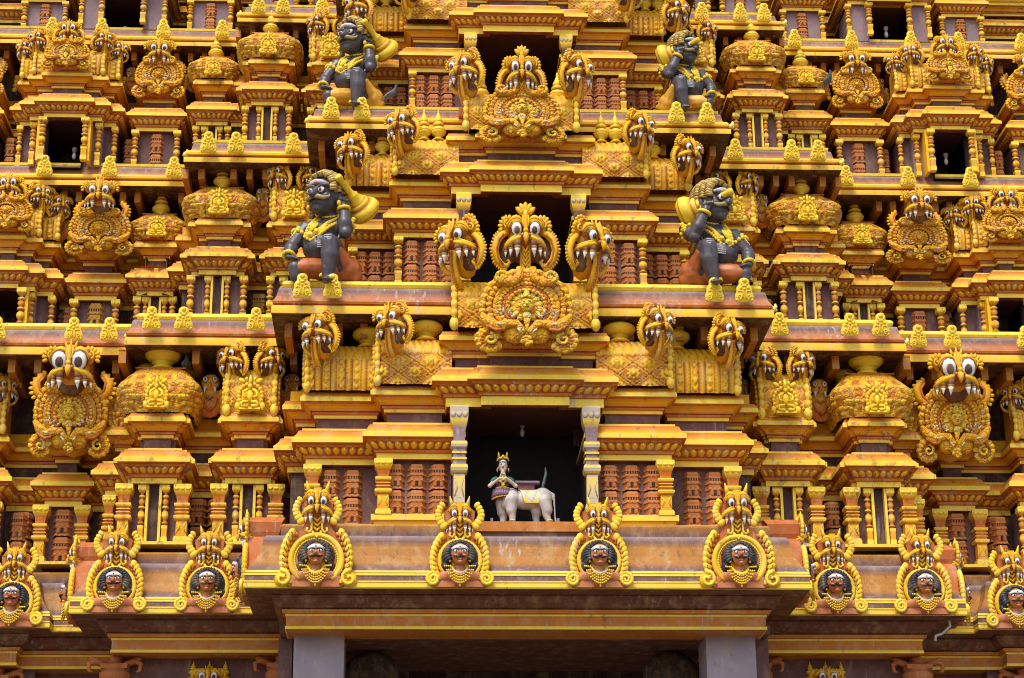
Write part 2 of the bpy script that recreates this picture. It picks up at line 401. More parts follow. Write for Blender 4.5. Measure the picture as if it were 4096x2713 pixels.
def finial(h, r, kind='cone'):
    mb = MB()
    pr = [(.62, 0, G_), (.66, .04, M_), (.5, .09, M_), (.42, .13, M_), (.62, .17, M_), (.5, .2, G_), (.8, .25, M_), (.98, .33, M_), (1.0, .38, M_), (1.02, .39, G_), (1.02, .41, Y_), (.96, .47, M_), (.72, .54, M_), (.5, .57, M_), (.46, .60, G_), (.74, .62, M_), (.74, .65, M_), (.5, .67, G_), (.46, .70, M_)]
    if kind == 'cone': pr = [(.70, 0, G_), (.74, .03, M_), (.45, .08, M_), (.40, .11, M_), (.85, .19, M_), (1.0, .26, M_), (1.0, .28, A_), (1.02, .29, Y_), (.80, .38, M_), (.42, .42, G_), (.40, .44, A_), (.70, .47, Y_), (.72, .51, M_), (.48, .56, G_), (.46, .58, A_), (.52, .60, Y_), (.50, .65, M_), (.34, .74, M_), (.16, .84, M_), (.13, .88, G_), (.17, .91, Y_), (.08, .96, M_), (.02, 1.0, M_)]
    else: pr += [(.55, .74, M_), (.62, .80, M_), (.5, .86, M_), (.3, .92, M_), (.02, 1.0, M_)]
    mb.lathe([(a*r, b*h, c) for a, b, c in pr], n=16); return mb
def dome(w, hi, top=.62):
    # square cushion dome: front at y=-w
    mb = MB()
    def pr(v):
        if v < .55: return .80+.22*sin(pi*(v/.55)*.62)/1.0
        if v < .62: return 1.0
        return 1.0-(1-top)*((v-.62)/.38)**.85
    def dec(a, v):
        q = (a/(pi/2)) % 1; e = abs(q-.5)*2   # e=1 on the diagonals? (a measured so faces sit at q=.5)
        if v > .93: return (.0, A_)
        if .68 < v < .80: b = abs(((a*9/pi) % 1)-.5)*2; return (.03*(b > .5), G_ if b > .5 else A_)
        if v > .62:
            b = abs(((a*18/pi) % 1)-.5)*2
            if v < .68 or .80 < v < .85: return (.03-.01*b, mixc(G_, O_, b))
            return (.012*b, mixc(O_, G_, b))
        if v > .55: b = abs(((a*22/pi) % 1)-.5)*2; return (.035-.02*b, mixc(Y_, A_, b*.8))
        k = ((e-.5)**2*2.2+(v-.3)**2*7)**.5; rr = (k*9) % 1
        return (.05*(rr < .5), mixc(Y_, G_, .6) if rr < .5 else mixc(A_, O_, .3))
    def f(u, v):
        a = 2*pi*u-pi/4; c, s_ = cos(a), sin(a)
        m = (abs(c)**5+abs(s_)**5)**(-1/5.); rad = w*pr(v)+dec(a+pi/4, v)[0]
        return (c*m*rad, s_*m*rad, v*hi)
    mb.grid(f, 96, 22, lambda u, v: dec(2*pi*u, v)[1])
    t = w*pr(1.0)
    mb.box(-t, t, -t, t, hi-.02, hi+.005, A_)
    return mb
# ---------------------------------------------------------------- carved heads and plaques
def arcpts(c, r, a0, a1, n, y=0, sx=1.0): return [(c[0]+cos(a0+(a1-a0)*i/n)*r*sx, y, c[1]+sin(a0+(a1-a0)*i/n)*r) for i in range(n+1)]
def head(loops=(1, 1), strap=True, crest='palm', eye=1.0, ears=True, wide=1.0, back=True):
    mb = MB()
    if back:
        mb.blob((0, .10, .56), (.40*wide, .26, .42), O_, None, 10, 6)
        mb.blob((0, -.02, .60), (.33, .2, .34), A_, None, 8, 5)
    for s in (-1, 1):
        x = s*.215*wide
        mb.blob((x, -.11, .80), (.19, .15, .20), G_, None, 9, 5, A_)
        for r, c, t in ((.155, A_, .022), (.195, G_, .026), (.235, O_, .026)):
            mb.tube([(x+cos(a)*r, -.22+.04*abs(a-pi/2)-.12*(.235-r), .67+sin(a)*r*1.05) for a in [R(10+160*i/8) for i in range(9)]], t, c, 5)
        mb.blob((x, -.25, .67), (.150*eye, .07, .172*eye), (.07, .035, .02), (0, s*.15, 0), 9, 5)
        mb.blob((x, -.285, .67), (.128*eye, .07, .150*eye), W_, (0, s*.15, 0), 9, 5)
        mb.blob((x-s*.005, -.345, .64), (.068*eye, .03, .085*eye), (.045, .03, .03), None, 8, 5)
        # upper lip bulges and cheek
        mb.tube([(s*.10, -.30, .50), (s*.18, -.32, .48), (s*.32, -.26, .43), (s*.44, -.13, .35), (s*.50, 0, .27)], [.045, .058, .060, .052, .04], G_, 7)
        mb.tube([(s*.12, -.30, .56), (s*.24, -.30, .53), (s*.39, -.19, .45), (s*.49, -.03, .37)], [.025, .03, .03, .025], mixc(Y_, G_, .5), 5)
        mb.tube([(s*.10, -.31, .44), (s*.19, -.33, .42), (s*.34, -.25, .365), (s*.46, -.12, .29)], [.02, .024, .024, .02], A_, 5)
        mb.blob((s*.075, -.385, .53), (.05, .05, .05), A_, None, 6, 4); mb.blob((s*.085, -.42, .52), (.02, .02, .02), X_, None, 5, 3)
        for fx, fy, fz, l, r in ((.18, -.30, .42, .34, .070), (.335, -.23, .36, .26, .052), (.45, -.12, .30, .20, .040)):
            mb.fang((s*fx, fy, fz), (s*(fx+.03), fy-.03, fz-l), r)
        if ears:
            mb.blob((s*.44, .02, .80), (.10, .06, .20), O_, (0, s*.3, 0), 8, 5)
            mb.petals((s*.40, -.02, .76), .13, .25, pi/2-s*R(-20) if s < 0 else R(-30), pi/2+R(20) if s > 0 else R(210), 6, G_, None, th=.035)
            mb.spiral((s*.43, -.07, .80), .09, 1.2, .022, Y_, a0=pi/2, sgn=-s)
        L = loops[0] if s < 0 else loops[1]
        if L:
            pts = [(s*.38, .04, .66), (s*.54, 0, .60), (s*.66, -.03, .48), (s*.72, -.04, .28), (s*.67, -.05, .08), (s*.55, -.06, -.05), (s*.43, -.06, -.06), (s*.37, -.06, .02), (s*.43, -.07, .07)]
            pts = [(p[0]*L if abs(p[0]) > .5 else p[0], p[1], p[2]) for p in pts]
            mb.tube(pts, [.06, .085, .09, .09, .085, .075, .055, .04, .025], G_, 7)
            mb.tube([(p[0]*.955, p[1]-.07, p[2]) for p in pts[1:6]], .028, A_, 5)
            for i in range(1, 6):
                for q in (0, .25, .5, .75):
                    a, b = Vector(pts[i]), Vector(pts[i+1]); c = a.lerp(b, q); t = (b-a).normalized(); o = Vector((s*abs(t.z), 0, -t.x*s*(-1 if t.z < 0 else 1)))
                    c = c+(c-Vector((s*.45, 0, .25))).normalized()*.085
                    an = math.atan2(c.z-.25, c.x-s*.45); mb.blob(c, (.065, .022, .03), (G_, O_)[q in (.25, .75)], (0, -an, 0), 6, 4)
    mb.tube([(0, -.18, 1.0), (0, -.27, .86), (0, -.33, .70), (0, -.38, .58)], [.045, .06, .055, .05], O_, 7)
    for s in (-1, 1): mb.tube([(s*.06, -.16, 1.0), (s*.07, -.27, .84), (s*.05, -.33, .72)], .022, G_, 5)
    mb.blob((0, -.40, .62), .062, G_, None, 8, 5)
    mb.tube([(0, -.37, .58), (0, -.44, .50), (0, -.47, .41), (0, -.45, .33)], [.05, .075, .05, .008], G_, 7, col2=O_)
    if crest == 'palm':
        mb.petals((0, -.16, .96), .02, .28, R(25), R(155), 5, G_, O_, th=.04, w=1.7); mb.blob((0, -.2, 1.0), (.06, .04, .09), Y_, None, 7, 4)
    elif crest == 'flame':
        for k in (-1, 0, 1): mb.cone((k*.09, -.1, .95), (k*.13, -.06, 1.14-.04*abs(k)), .05, .01, G_)
    elif crest == 'horns':
        for s in (-1, 1): mb.cone((s*.27, -.08, .9), (s*.36, -.05, 1.22), .10, .012, G_, Y_)
        mb.box(-.12, .12, -.2, -.1, .93, 1.03, G_)
        for k in (-1, 0, 1): mb.blob((k*.09, -.24, .9), .035, Y_, None, 6, 4)
    mb.blob((0, .06, .22), (.33*wide, .08, .24), (.12, .04, .015), None, 8, 5)
    for s, L in zip((-1, 1), loops):
        if L: mb.blob((s*.40, .07, .26), (.27, .05, .28), (.10, .035, .015), None, 9, 5)
    if strap:
        z0 = -.22 if strap is True else strap
        for j in range(6): mb.tube([(-.085, -.12, .34+(z0-.34)*(j+.0)/6), (0, -.16, .30+(z0-.34)*(j+.9)/6), (.085, -.12, .34+(z0-.34)*j/6)], .035, G_, 5)
        for s in (-1, 1): mb.tube([(s*.10, -.12, .38), (s*.10, -.12, z0), (s*.2, -.12, z0-.1)], .03, O_, 5)
    return mb
def side_head(strap=True, eye=.85):
    # head used at vault ends: one deep open jaw on its +x side, narrow jaw on the other
    mb = head(loops=(0, .92), strap=False, crest='flame', back=True, eye=.86)
    mb.tube([(-.5, -.02, .36), (-.52, 0, .16), (-.44, 0, -.02), (-.26, 0, -.14)], [.05, .06, .06, .05], G_, 7)
    mb.blob((.26, .06, .10), (.36, .10, .26), (.10, .035, .018), None, 8, 5)
    mb.tube([(-.06, -.16, .36), (-.10, -.16, .1), (-.13, -.10, -.2), (-.12, 0, -.5)], [.09, .10, .11, .13], G_, 7, flat=.5)
    mb.tube([(-.06, -.24, .33), (-.10, -.23, .1), (-.13, -.17, -.2), (-.12, -.08, -.5)], .035, A_, 5, bead=.07)
    # snout crest curl
    mb.blob((.34, -.02, .92), (.17, .06, .15), O_, (0, .3, 0), 8, 5); mb.spiral((.36, -.07, .93), .12, 1.3, .028, A_, a0=R(200), sgn=-1)
    mb.petals((.36, 0, .92), .13, .22, R(-40), R(150), 7, G_, None, th=.03)
    mb.blob((0, .2, .2), (.3, .25, .5), O_, None, 8, 5)
    return mb
def eyespikes(mb, s, c, k=1.0):
    for i in range(4):
        a = R(150-i*32); q = (c[0]+s*cos(a)*.09*k, c[1]-.03, c[2]+sin(a)*.09*k); e = (c[0]+s*cos(a)*.15*k, c[1]-.06, c[2]+sin(a)*.15*k)
        mb.cone(q, e, .018*k, .002, W_, W_, 5)
def plaque(centre='face', n=22, sx=1.0, fat=1.0):
    # horseshoe plaque, about 1 wide and 1 high, with paired birds at its foot; front towards -y
    mb = MB(); c = (0, 0, .48)
    vs = [(cos(a)*.42*sx, .02, .48+sin(a)*.42) for a in [R(-60+300*i/28) for i in range(29)]]+[(-.33*sx, .02, .0), (.33*sx, .02, .0)]
    vs2 = [(x, .16, z) for x, y, z in vs]; m = len(vs)
    mb.add(vs+vs2, [tuple(range(m-1, -1, -1))]+[(i, (i+1) % m, m+(i+1) % m, m+i) for i in range(m)], PK)
    for r, t, col, bd, y in ((.405, .045, G_, .07, -.02), (.34, .035, O_, 0, -.05), (.295, .028, Y_, .045, -.07), (.245, .03, A_, 0, -.06), (.205, .03, G_, .05, -.09)):
        mb.tube(arcpts((0, .48), r, R(-50), R(230), 26, y, sx), t, col, 6, bead=bd)
    mb.petals(c, .42, .52, R(-35), R(215), n, G_, A_, y=.02, th=.05, sx=sx, w=1.35)
    mb.blob((0, -.04, .48), (.19*sx, .06, .19), O_, None, 12, 6)
    if centre == 'face':
        mb.petals(c, .10, .20, 0, 2*pi, 14, Y_, None, y=-.07, th=.025)
        mb.blob((0, -.14, .49), (.075, .07, .10), M_, None, 10, 8); mb.cone((0, -.12, .57), (0, -.10, .70), .07, .01, M_)
        mb.tube([(-.06, -.17, .57), (0, -.20, .585), (.06, -.17, .57)], .018, Y_, 5); mb.cone((0, -.195, .53), (0, -.225, .475), .008, .017, M_)
        for s in (-1, 1): mb.blob((s*.03, -.197, .515), (.018, .01, .008), (.25, .15, .02), None, 6, 4); mb.blob((s*.078, -.13, .48), (.014, .02, .03), M_, None, 6, 4)
        mb.blob((0, -.2, .45), (.025, .012, .009), (.45, .2, .02), None, 6, 4)
    else:
        mb.petals(c, .07, .17, 0, 2*pi, 16, G_, A_, y=-.07, th=.025); mb.petals(c, .03, .10, 0, 2*pi, 10, O_, None, y=-.10, th=.02); mb.blob((0, -.13, .48), .05, G_, None, 7, 4)
    for s in (-1, 1):
        # bird: body, neck, beak trunk, fan tail
        mb.blob((s*.13, -.08, .13), (.13, .08, .13), G_, (0, s*.5, 0), 8, 5, O_)
        mb.tube([(s*.10, -.12, .06), (s*.05, -.15, .16), (s*.12, -.16, .25), (s*.22, -.15, .24), (s*.31, -.13, .20), (s*.42, -.10, .28), (s*.49, -.06, .38)], [.05, .055, .05, .06, .075, .07, .03], G_, 7, col2=O_)
        mb.tube([(s*.24, -.2, .16), (s*.34, -.19, .15), (s*.44, -.14, .22)], .022, A_, 5)
        mb.blob((s*.30, -.205, .225), (.035, .02, .016), W_, (0, -s*.2, 0), 7, 4); mb.blob((s*.13, -.19, .22), .032, O_, None, 6, 4)
        mb.cone((s*.10, -.18, .17), (s*.06, -.21, .12), .018, .003, W_, W_, 5)
        eyespikes(mb, s, (s*.25, -.16, .27), 1.1)
        mb.petals((s*.40, -.06, .06), .05, .17, R(-150) if s > 0 else R(-90), R(90) if s > 0 else R(330-180+180), 9, G_, A_, th=.04, w=1.9) if s > 0 else mb.petals((s*.40, -.06, .06), .05, .17, R(90), R(330), 9, G_, A_, th=.04, w=1.9)
        mb.spiral((s*.40, -.11, .06), .08, 1.2, .024, Y_, a0=R(90), sgn=s)
        # straps curling out of the mouth above
        mb.tube([(s*.07, -.08, .98), (s*.08, -.10, .84), (s*.16, -.11, .78), (s*.27, -.10, .80), (s*.33, -.08, .87)], [.04, .05, .06, .065, .04], O_, 7)
        mb.spiral((s*.26, -.14, .85), .08, 1.3, .028, G_, a0=R(-90), sgn=s)
    for k in range(7):
        a = k*2.4; mb.blob((cos(a)*.045*(k > 0), -.15+.0*k, .03+sin(a)*.045*(k > 0)), (.035, .03, .035), G_, None, 6, 4)
    mb.tube([(0, -.14, .06), (0, -.16, .2), (0, -.16, .3)], [.025, .02, .045], G_, 6)
    if centre == 'face':
        mb.blob((0, -.17, .335), (.055, .02, .055), Y_, None, 8, 5)
        for k in (-1, 0, 1): mb.box(-.028, .028, -.195, -.185, .328+k*.014, .335+k*.014, W_)
    return mb
def plaque_front(lift=.06):
    return None
_relief = None
def relief_mesh():
    # small owl eyed wall relief between the shrines, 1 high
    mb = MB()
    mb.blob((0, 0, .32), (.34, .10, .36), O_, None, 12, 6, A_); mb.blob((0, -.02, .80), (.24, .12, .20), O_, None, 10, 6)
    for s in (-1, 1):
        mb.blob((s*.12, -.12, .84), (.085, .05, .085), (.25, .08, .02)); mb.blob((s*.12, -.15, .84), (.062, .04, .062), W_); mb.blob((s*.12, -.185, .84), .026, X_, None, 6, 4)
        mb.cone((s*.12, -.12, .66), (s*.14, -.16, .52), .045, .004, W_, W_)
        mb.tube([(0, -.10, .12), (s*.14, -.11, .24), (s*.17, -.11, .40), (s*.08, -.11, .47), (0, -.11, .38)], .035, A_, 5)
        for i in range(4): mb.blob((s*(.34-.02*i), -.02, .1+.15*i), (.10, .05, .09), G_, (0, s*.5, 0), 7, 4)
    mb.cone((0, -.12, .76), (0, -.2, .66), .05, .01, O_)
    return mb.mesh('relief')
def antefix_mesh():
    # leaf shaped crest, 1 high, .85 wide
    mb = MB()
    out = [(-.36, 0), (-.43, .10), (-.45, .24), (-.40, .36), (-.36, .44), (-.38, .54), (-.33, .64), (-.26, .69), (-.24, .77), (-.25, .84), (-.21, .92), (-.13, .98), (0, 1.0)]
    out = out+[(-x, z) for x, z in reversed(out[:-1])]
    n = len(out); vs = [(x, -.03, z) for x, z in out]+[(x, .12, z) for x, z in out]
    mb.add(vs, [(i, (i+1) % n, n+(i+1) % n, n+i) for i in range(n)], M_, False)
    vs = [(x, -.03, z) for x, z in out]+[(x*.8, -.10, .06+z*.9) for x, z in out]+[(0, -.12, .35)]
    mb.add(vs, [(i, n+i, n+(i+1) % n, (i+1) % n) for i in range(n)]+[(n+i, 2*n, n+(i+1) % n) for i in range(n)], [M_]*n+[Y_]*n+[G_], True)
    for s in (-1, 1):
        mb.spiral((s*.24, -.12, .2), .12, 1.2, .035, Y_, a0=R(-90), sgn=-s); mb.blob((s*.17, -.12, .57), .075, Y_, None, 7, 4); mb.blob((s*.13, -.13, .74), .04, Y_, None, 6, 4)
        mb.tube([(s*.05, -.12, .10), (s*.10, -.14, .25), (s*.07, -.14, .40), (s*.2, -.13, .46), (s*.3, -.11, .40)], .03, Y_, 5)
        for i in range(4): mb.blob((s*(.37-.015*i*i), -.05, .08+.11*i), (.06, .06, .06), Y_, None, 6, 4)
    mb.blob((0, -.12, .88), (.12, .08, .10), Y_, None, 8, 5); mb.blob((0, -.15, .52), (.06, .04, .05), Y_, None, 6, 4); mb.blob((0, -.13, .66), (.12, .05, .05), Y_, None, 7, 4)
    return mb.mesh('antefix')
def idol_mesh():
    # gold figure in a leafy arch, 1 high, .85 wide
    mb = MB()
    mb.tube(arcpts((0, .42), .34, R(-50), R(230), 16, 0, 1.0), .075, M_, 6, bead=.11, col2=O_)
    mb.blob((0, .06, .4), (.34, .08, .42), G_, None, 10, 6)
    for s in (-1, 1):
        mb.blob((s*.25, -.04, .84), (.12, .06, .07), M_, (0, -s*.5, 0), 7, 4)
        mb.tube([(s*.06, -.12, .58), (s*.2, -.14, .50), (s*.2, -.18, .38), (s*.1, -.18, .33)], .04, M_, 6)
        mb.tube([(s*.05, -.14, .22), (s*.2, -.2, .2), (s*.24, -.16, .1), (s*.05, -.2, .08)], .05, M_, 6)
        mb.blob((s*.36, -.04, .12), (.09, .07, .12), M_, None, 7, 4)
    mb.blob((0, -.10, .40), (.10, .09, .17), M_, None, 8, 5); mb.blob((0, -.15, .66), (.075, .07, .09), M_, None, 8, 5); mb.cone((0, -.13, .72), (0, -.12, .98), .08, .02, Y_)
    for k in (-1, 0, 1): mb.blob((k*.12, -.04, .93-.04*abs(k)), (.05, .05, .07), M_, None, 6, 4)
    mb.box(-.3, .3, -.18, .05, 0, .06, M_)
    return mb.mesh('figure_plaque')
# ---------------------------------------------------------------- portrait medallion on the great eave (metres)
def medallion_meshes(big):
    k = 1.0 if big else .8
    fr = MB()
    H = 1.55 if big else 1.45
    # backing slab with a pointed waist
    out = [(.52*k, 0), (.60*k, .2), (.62*k, .6), (.52*k, 1.0), (.36, 1.22), (.26, 1.35), (.30, 1.55 if big else 1.45), (.33, 1.8 if big else 1.66), (.1, 2.0 if big else 1.82)]
    out = [(x, z) for x, z in out]+[(-x, z) for x, z in reversed(out)]; n = len(out)
    fr.add([(x, 0, z) for x, z in out]+[(x, .30+.25*z, z) for x, z in out], [tuple(range(n))]+[(i, (i+1) % n, n+(i+1) % n, n+i) for i in range(n)], (.47, .13, .035))
    cz = .58
    r = .53*k
    fr.tube(arcpts((0, cz), r, R(-52), R(232), 30, -.06), .055*k+.01, Y_, 7, col2=G_)
    if big:
        fr.tube(arcpts((0, cz), .455, R(-52), R(232), 30, -.07), .03, Y_, 6, bead=.05, col2=G_); fr.tube(arcpts((0, cz), .40, R(-50), R(230), 30, -.06), .03, A_, 6)
    fr.blob((0, -.01, cz), (.41*k, .06, .42*k), G_, None, 20, 8)
    for s in (-1, 1):
        # leafy rim: bracts climbing each side
        pts = []
        for i in range(12):
            a = R(-34+ (92 if big else 96)*i/11); pts.append((s*(cos(a)*.70*k), cz+.02+sin(a)*.80*(k+.06)))
        for i, (x, z) in enumerate(pts[:10]):
            a = math.atan2(pts[i+1][1]-z, (pts[i+1][0]-x)); fr.blob((x, -.05, z), (.115, .07, .080), Y_, (0, -a+s*.45, 0), 8, 5, G_); fr.blob((x-s*.02, -.09, z-.055), (.07, .03, .014), D_, (0, -a+s*.9, 0), 6, 3)
            fr.blob((x-s*.09*k, -.02, z-.02), (.06, .05, .05), A_, (0, -a, 0), 6, 4)
            if big: fr.blob((x, -.125, z), .014, (.1, .04, .02), None, 5, 3)
        # upper feather either side of the beast head
        b = H
        for i in range(7):
            t = i/6; x = s*(.34+.10*sin(t*pi)+.03*t); z = b-.12+.46*t
            fr.blob((x, -.04, z), (.105*(1-.45*t), .045, .082), Y_, (0, s*(.9-.2*t), 0), 8, 5, G_)
            fr.blob((x-s*.06*(1-t), -.03, z), (.035, .04, .05), A_, None, 6, 4)
        # scroll at the foot
        fr.spiral((s*.70*k, -.10, .17), .155*k+.02, 1.9 if not big else 1.2, .045, Y_, a0=R(90), sgn=s if big else -s, col2=None)
        fr.blob((s*.70*k, -.02, .17), (.17*k, .06, .17*k), G_, None, 10, 5)
        # strap curls under the head
        fr.tube([(s*.11, -.07, H-.1), (s*.11, -.08, H-.32), (s*.16, -.08, H-.38), (s*.22, -.08, H-.34), (s*.2, -.08, H-.28)], .026, Y_, 6)
    fr.tube([(-.11, -.05, H-.34), (0, -.10, cz+r-.06), (.11, -.05, H-.34)], .035, Y_, 6)
    for j in range(3): fr.tube([(-.08, -.03, H-.05-.1*j), (0, -.05, H-.13-.1*j), (.08, -.03, H-.05-.1*j)], .03, G_, 5)
    # bust, one continuous run of skin
    b = MB()
    b.tube([(0, -.02, .0), (0, -.06, .20), (0, -.08, .28), (0, -.08, .33), (0, -.10, .40)], [.10, .14, .13, .085, .085], SK, 12, flat=.9)
    for s in (-1, 1):
        b.tube([(0, -.03, .20), (s*.22, -.03, .22), (s*.36, -.01, .19), (s*.42, 0, .10), (s*.43, 0, .0)], [.12, .115, .10, .085, .08], SK, 8, flat=.7)
    b.box(-.44, .44, -.055, .05, 0, .20, SK)
    b.blob((0, -.13, .60), (.165, .15, .20), SK, None, 16, 10); b.blob((0, -.16, .50), (.125, .12, .12), SK, None, 12, 7)
    b.cone((0, -.27, .62), (0, -.325, .555), .018, .034, SK, SK, 8)
    b.blob((0, -.29, .553), (.045, .035, .022), SK, None, 8, 5)
    for s in (-1, 1): b.blob((s*.175, -.07, .58), (.03, .03, .07), SK, None, 8, 6); b.blob((s*.07, -.245, .53), (.05, .03, .05), SK, None, 8, 5)
    b.blob((0, -.275, .465), (.055, .02, .016), (.48, .12, .06), None, 8, 4); b.blob((0, -.275, .42), (.05, .03, .03), SK, None, 8, 5)
    f = MB()   # painted face: brow band, eyes, moustache
    f.tube([(-.14, -.20, .655), (-.08, -.262, .685), (0, -.28, .695), (.08, -.262, .685), (.14, -.20, .655)], .042, W_, 6, flat=.35)
    f.blob((0, -.30, .70), (.015, .01, .015), (.6, .04, .02), None, 6, 4)
    for s in (-1, 1):
        f.blob((s*.068, -.262, .618), (.045, .025, .026), W_, None, 9, 6); f.blob((s*.066, -.286, .617), (.017, .01, .019), X_, None, 7, 4)
        f.tube([(s*.02, -.285, .645), (s*.07, -.283, .663), (s*.125, -.24, .64)], .009, X_, 5)
        f.tube([(s*.005, -.31, .522), (s*.05, -.30, .508), (s*.10, -.27, .515), (s*.14, -.235, .538)], [.014, .024, .016, .004], X_, 6)
    h = MB(); HC = (.022, .025, .036)
    for i in range(19):
        a = R(-28+236*i/18); x, z = cos(a), sin(a)
        h.tube([(x*.16, -.14, .62+z*.17), (x*.25, -.12, .60+z*.22), (x*.30, -.04, .57+z*.25-.02), (x*.31, .02, .54+z*.23)], [.04, .055, .05, .03], HC, 6)
    for i in range(7):
        a = R(40+100*i/6); h.blob((cos(a)*.17, -.17, .60+sin(a)*.21), (.042, .05, .042), HC, None, 6, 4)
    for s in (-1, 1): h.tube([(s*.22, -.03, .5), (s*.27, -.03, .38), (s*.25, -.03, .28)], [.09, .09, .06], HC, 6)
    g = MB()
    for s in (-1, 1): g.blob((s*.185, -.12, .475), .034, Y_, None, 8, 6)
    g.tube([(-.15, -.10, .36), (-.10, -.17, .26), (0, -.20, .215), (.10, -.17, .26), (.15, -.10, .36)], [.02, .03, .034, .03, .02], C_ if not big else Y_, 7)
    for row, (rx, dz) in enumerate(((.17, .17), (.205, .22), (.24, .27), (.275, .32))):
        nb = 11+2*row
        for i in range(nb):
            t = i/(nb-1)*2-1; g.blob((t*rx, -.16-.045*(1-t*t)-.01*row, .36-dz*(1-abs(t)**2.2)), .0185, M_, None, 6, 4)
    g.blob((0, -.2, .0), (.022, .02, .03), M_, None, 6, 4)
    return fr.mesh('frame'), b.mesh('bust'), f.mesh('painted_face'), h.mesh('hair'), g.mesh('necklace')
# ---------------------------------------------------------------- bodies grown by voxel union of tapered limbs
def body(name, caps, blobs, col, mat, parent, vox=.022, smooth=5, sc=1.0):
    mb = MB()
    for pts, rad in caps:
        pts = [Vector(p) for p in pts]
        if isinstance(rad, (int, float)): rad = [rad]*len(pts)
        mb.tube(pts, rad, col, 10)
        for p, r in zip(pts, rad): mb.blob(p, r, col, None, 10, 8)
    for c, r, rot in blobs: mb.blob(c, r, col, rot, 14, 10)
    me = mb.mesh(name); o = part(name, me, mat, parent)
    m = o.modifiers.new('union', 'REMESH'); m.mode = 'VOXEL'; m.voxel_size = vox; m.use_smooth_shade = True
    m = o.modifiers.new('smooth', 'SMOOTH'); m.factor = .5; m.iterations = smooth
    return o
def solid(name, rough, col, dirt=.15):
    m, nt, N, L, bs = nodes(name)
    ge = N.new('ShaderNodeNewGeometry'); n = N.new('ShaderNodeTexNoise'); n.inputs['Scale'].default_value = 5; n.inputs['Detail'].default_value = 6; L.new(ge.outputs['Position'], n.inputs['Vector'])
    r = N.new('ShaderNodeValToRGB'); r.color_ramp.elements[0].position = .35; r.color_ramp.elements[1].position = .75
    r.color_ramp.elements[0].color = (*[c*.8 for c in col], 1); r.color_ramp.elements[1].color = (*[min(1, c*1.3+.012) for c in col], 1)
    L.new(n.outputs['Fac'], r.inputs[0])
    n2 = N.new('ShaderNodeTexNoise'); n2.inputs['Scale'].default_value = 11; n2.inputs['Detail'].default_value = 5; L.new(ge.outputs['Position'], n2.inputs['Vector'])
    mr = N.new('ShaderNodeMapRange'); mr.inputs[1].default_value = .64; mr.inputs[2].default_value = .75; mr.inputs[4].default_value = dirt*2.2; L.new(n2.outputs['Fac'], mr.inputs[0])
    mx = N.new('ShaderNodeMix'); mx.data_type = 'RGBA'; L.new(mr.outputs[0], mx.inputs[0]); L.new(r.outputs[0], mx.inputs[6]); mx.inputs[7].default_value = (.35, .33, .33, 1)
    L.new(mx.outputs[2], bs.inputs['Base Color']); bs.inputs['Roughness'].default_value = rough
    bp = N.new('ShaderNodeBump'); bp.inputs['Strength'].default_value = .18; bp.inputs['Distance'].default_value = .02; L.new(n2.outputs['Fac'], bp.inputs['Height']); L.new(bp.outputs[0], bs.inputs['Normal'])
    return m
DARK = solid('dark_enamel', .42, BD, .14)
ORCL = solid('orange_cloth_paint', .5, (.42, .105, .016), .1)
YECL = solid('yellow_cloth_paint', .5, (.70, .34, .018), .1)
COW = solid('ivory_cow_paint', .5, (.52, .46, .40), .05)
IVSK = solid('ivory_skin_paint', .45, (.55, .45, .33), .02)
def hand(caps, w, d, side, r=.026, curl=.5, L=.15, up=(0, -1, 0)):
    # palm and five fingers from wrist w pointing along d; side = thumb direction; curling towards `up`
    w, d, side, up = Vector(w), Vector(d).normalized(), Vector(side).normalized(), Vector(up).normalized()
    k = w+d*L*.72
    for i in range(4):
        t = (i-1.5)/1.5; b = w+side*(-t*.055*L/.15); kn = k+side*(-t*.078*L/.15)-d*abs(t)*.012
        caps.append(([b, kn], [.034*L/.15, .030*L/.15]))
        ln = (.9, 1.0, .93, .72)[i]*L*.72; a1 = curl*1.2; a2 = curl*2.4
        p1 = kn+(d*cos(a1)+up*sin(a1))*ln*.5; p2 = p1+(d*cos(a2)+up*sin(a2))*ln*.42
        caps.append(([kn, p1, p2], [r, r*.92, r*.78]))
    tb = w+side*.05*L/.15+d*L*.18; tm = tb+(side*.8+d*.7+up*.3).normalized()*L*.36; te = tm+(d*.9+up*.7).normalized()*L*.30
    caps.append(([w, tb, tm, te], [.034, .034, r*1.1, r*.85]))
HS = 1.48
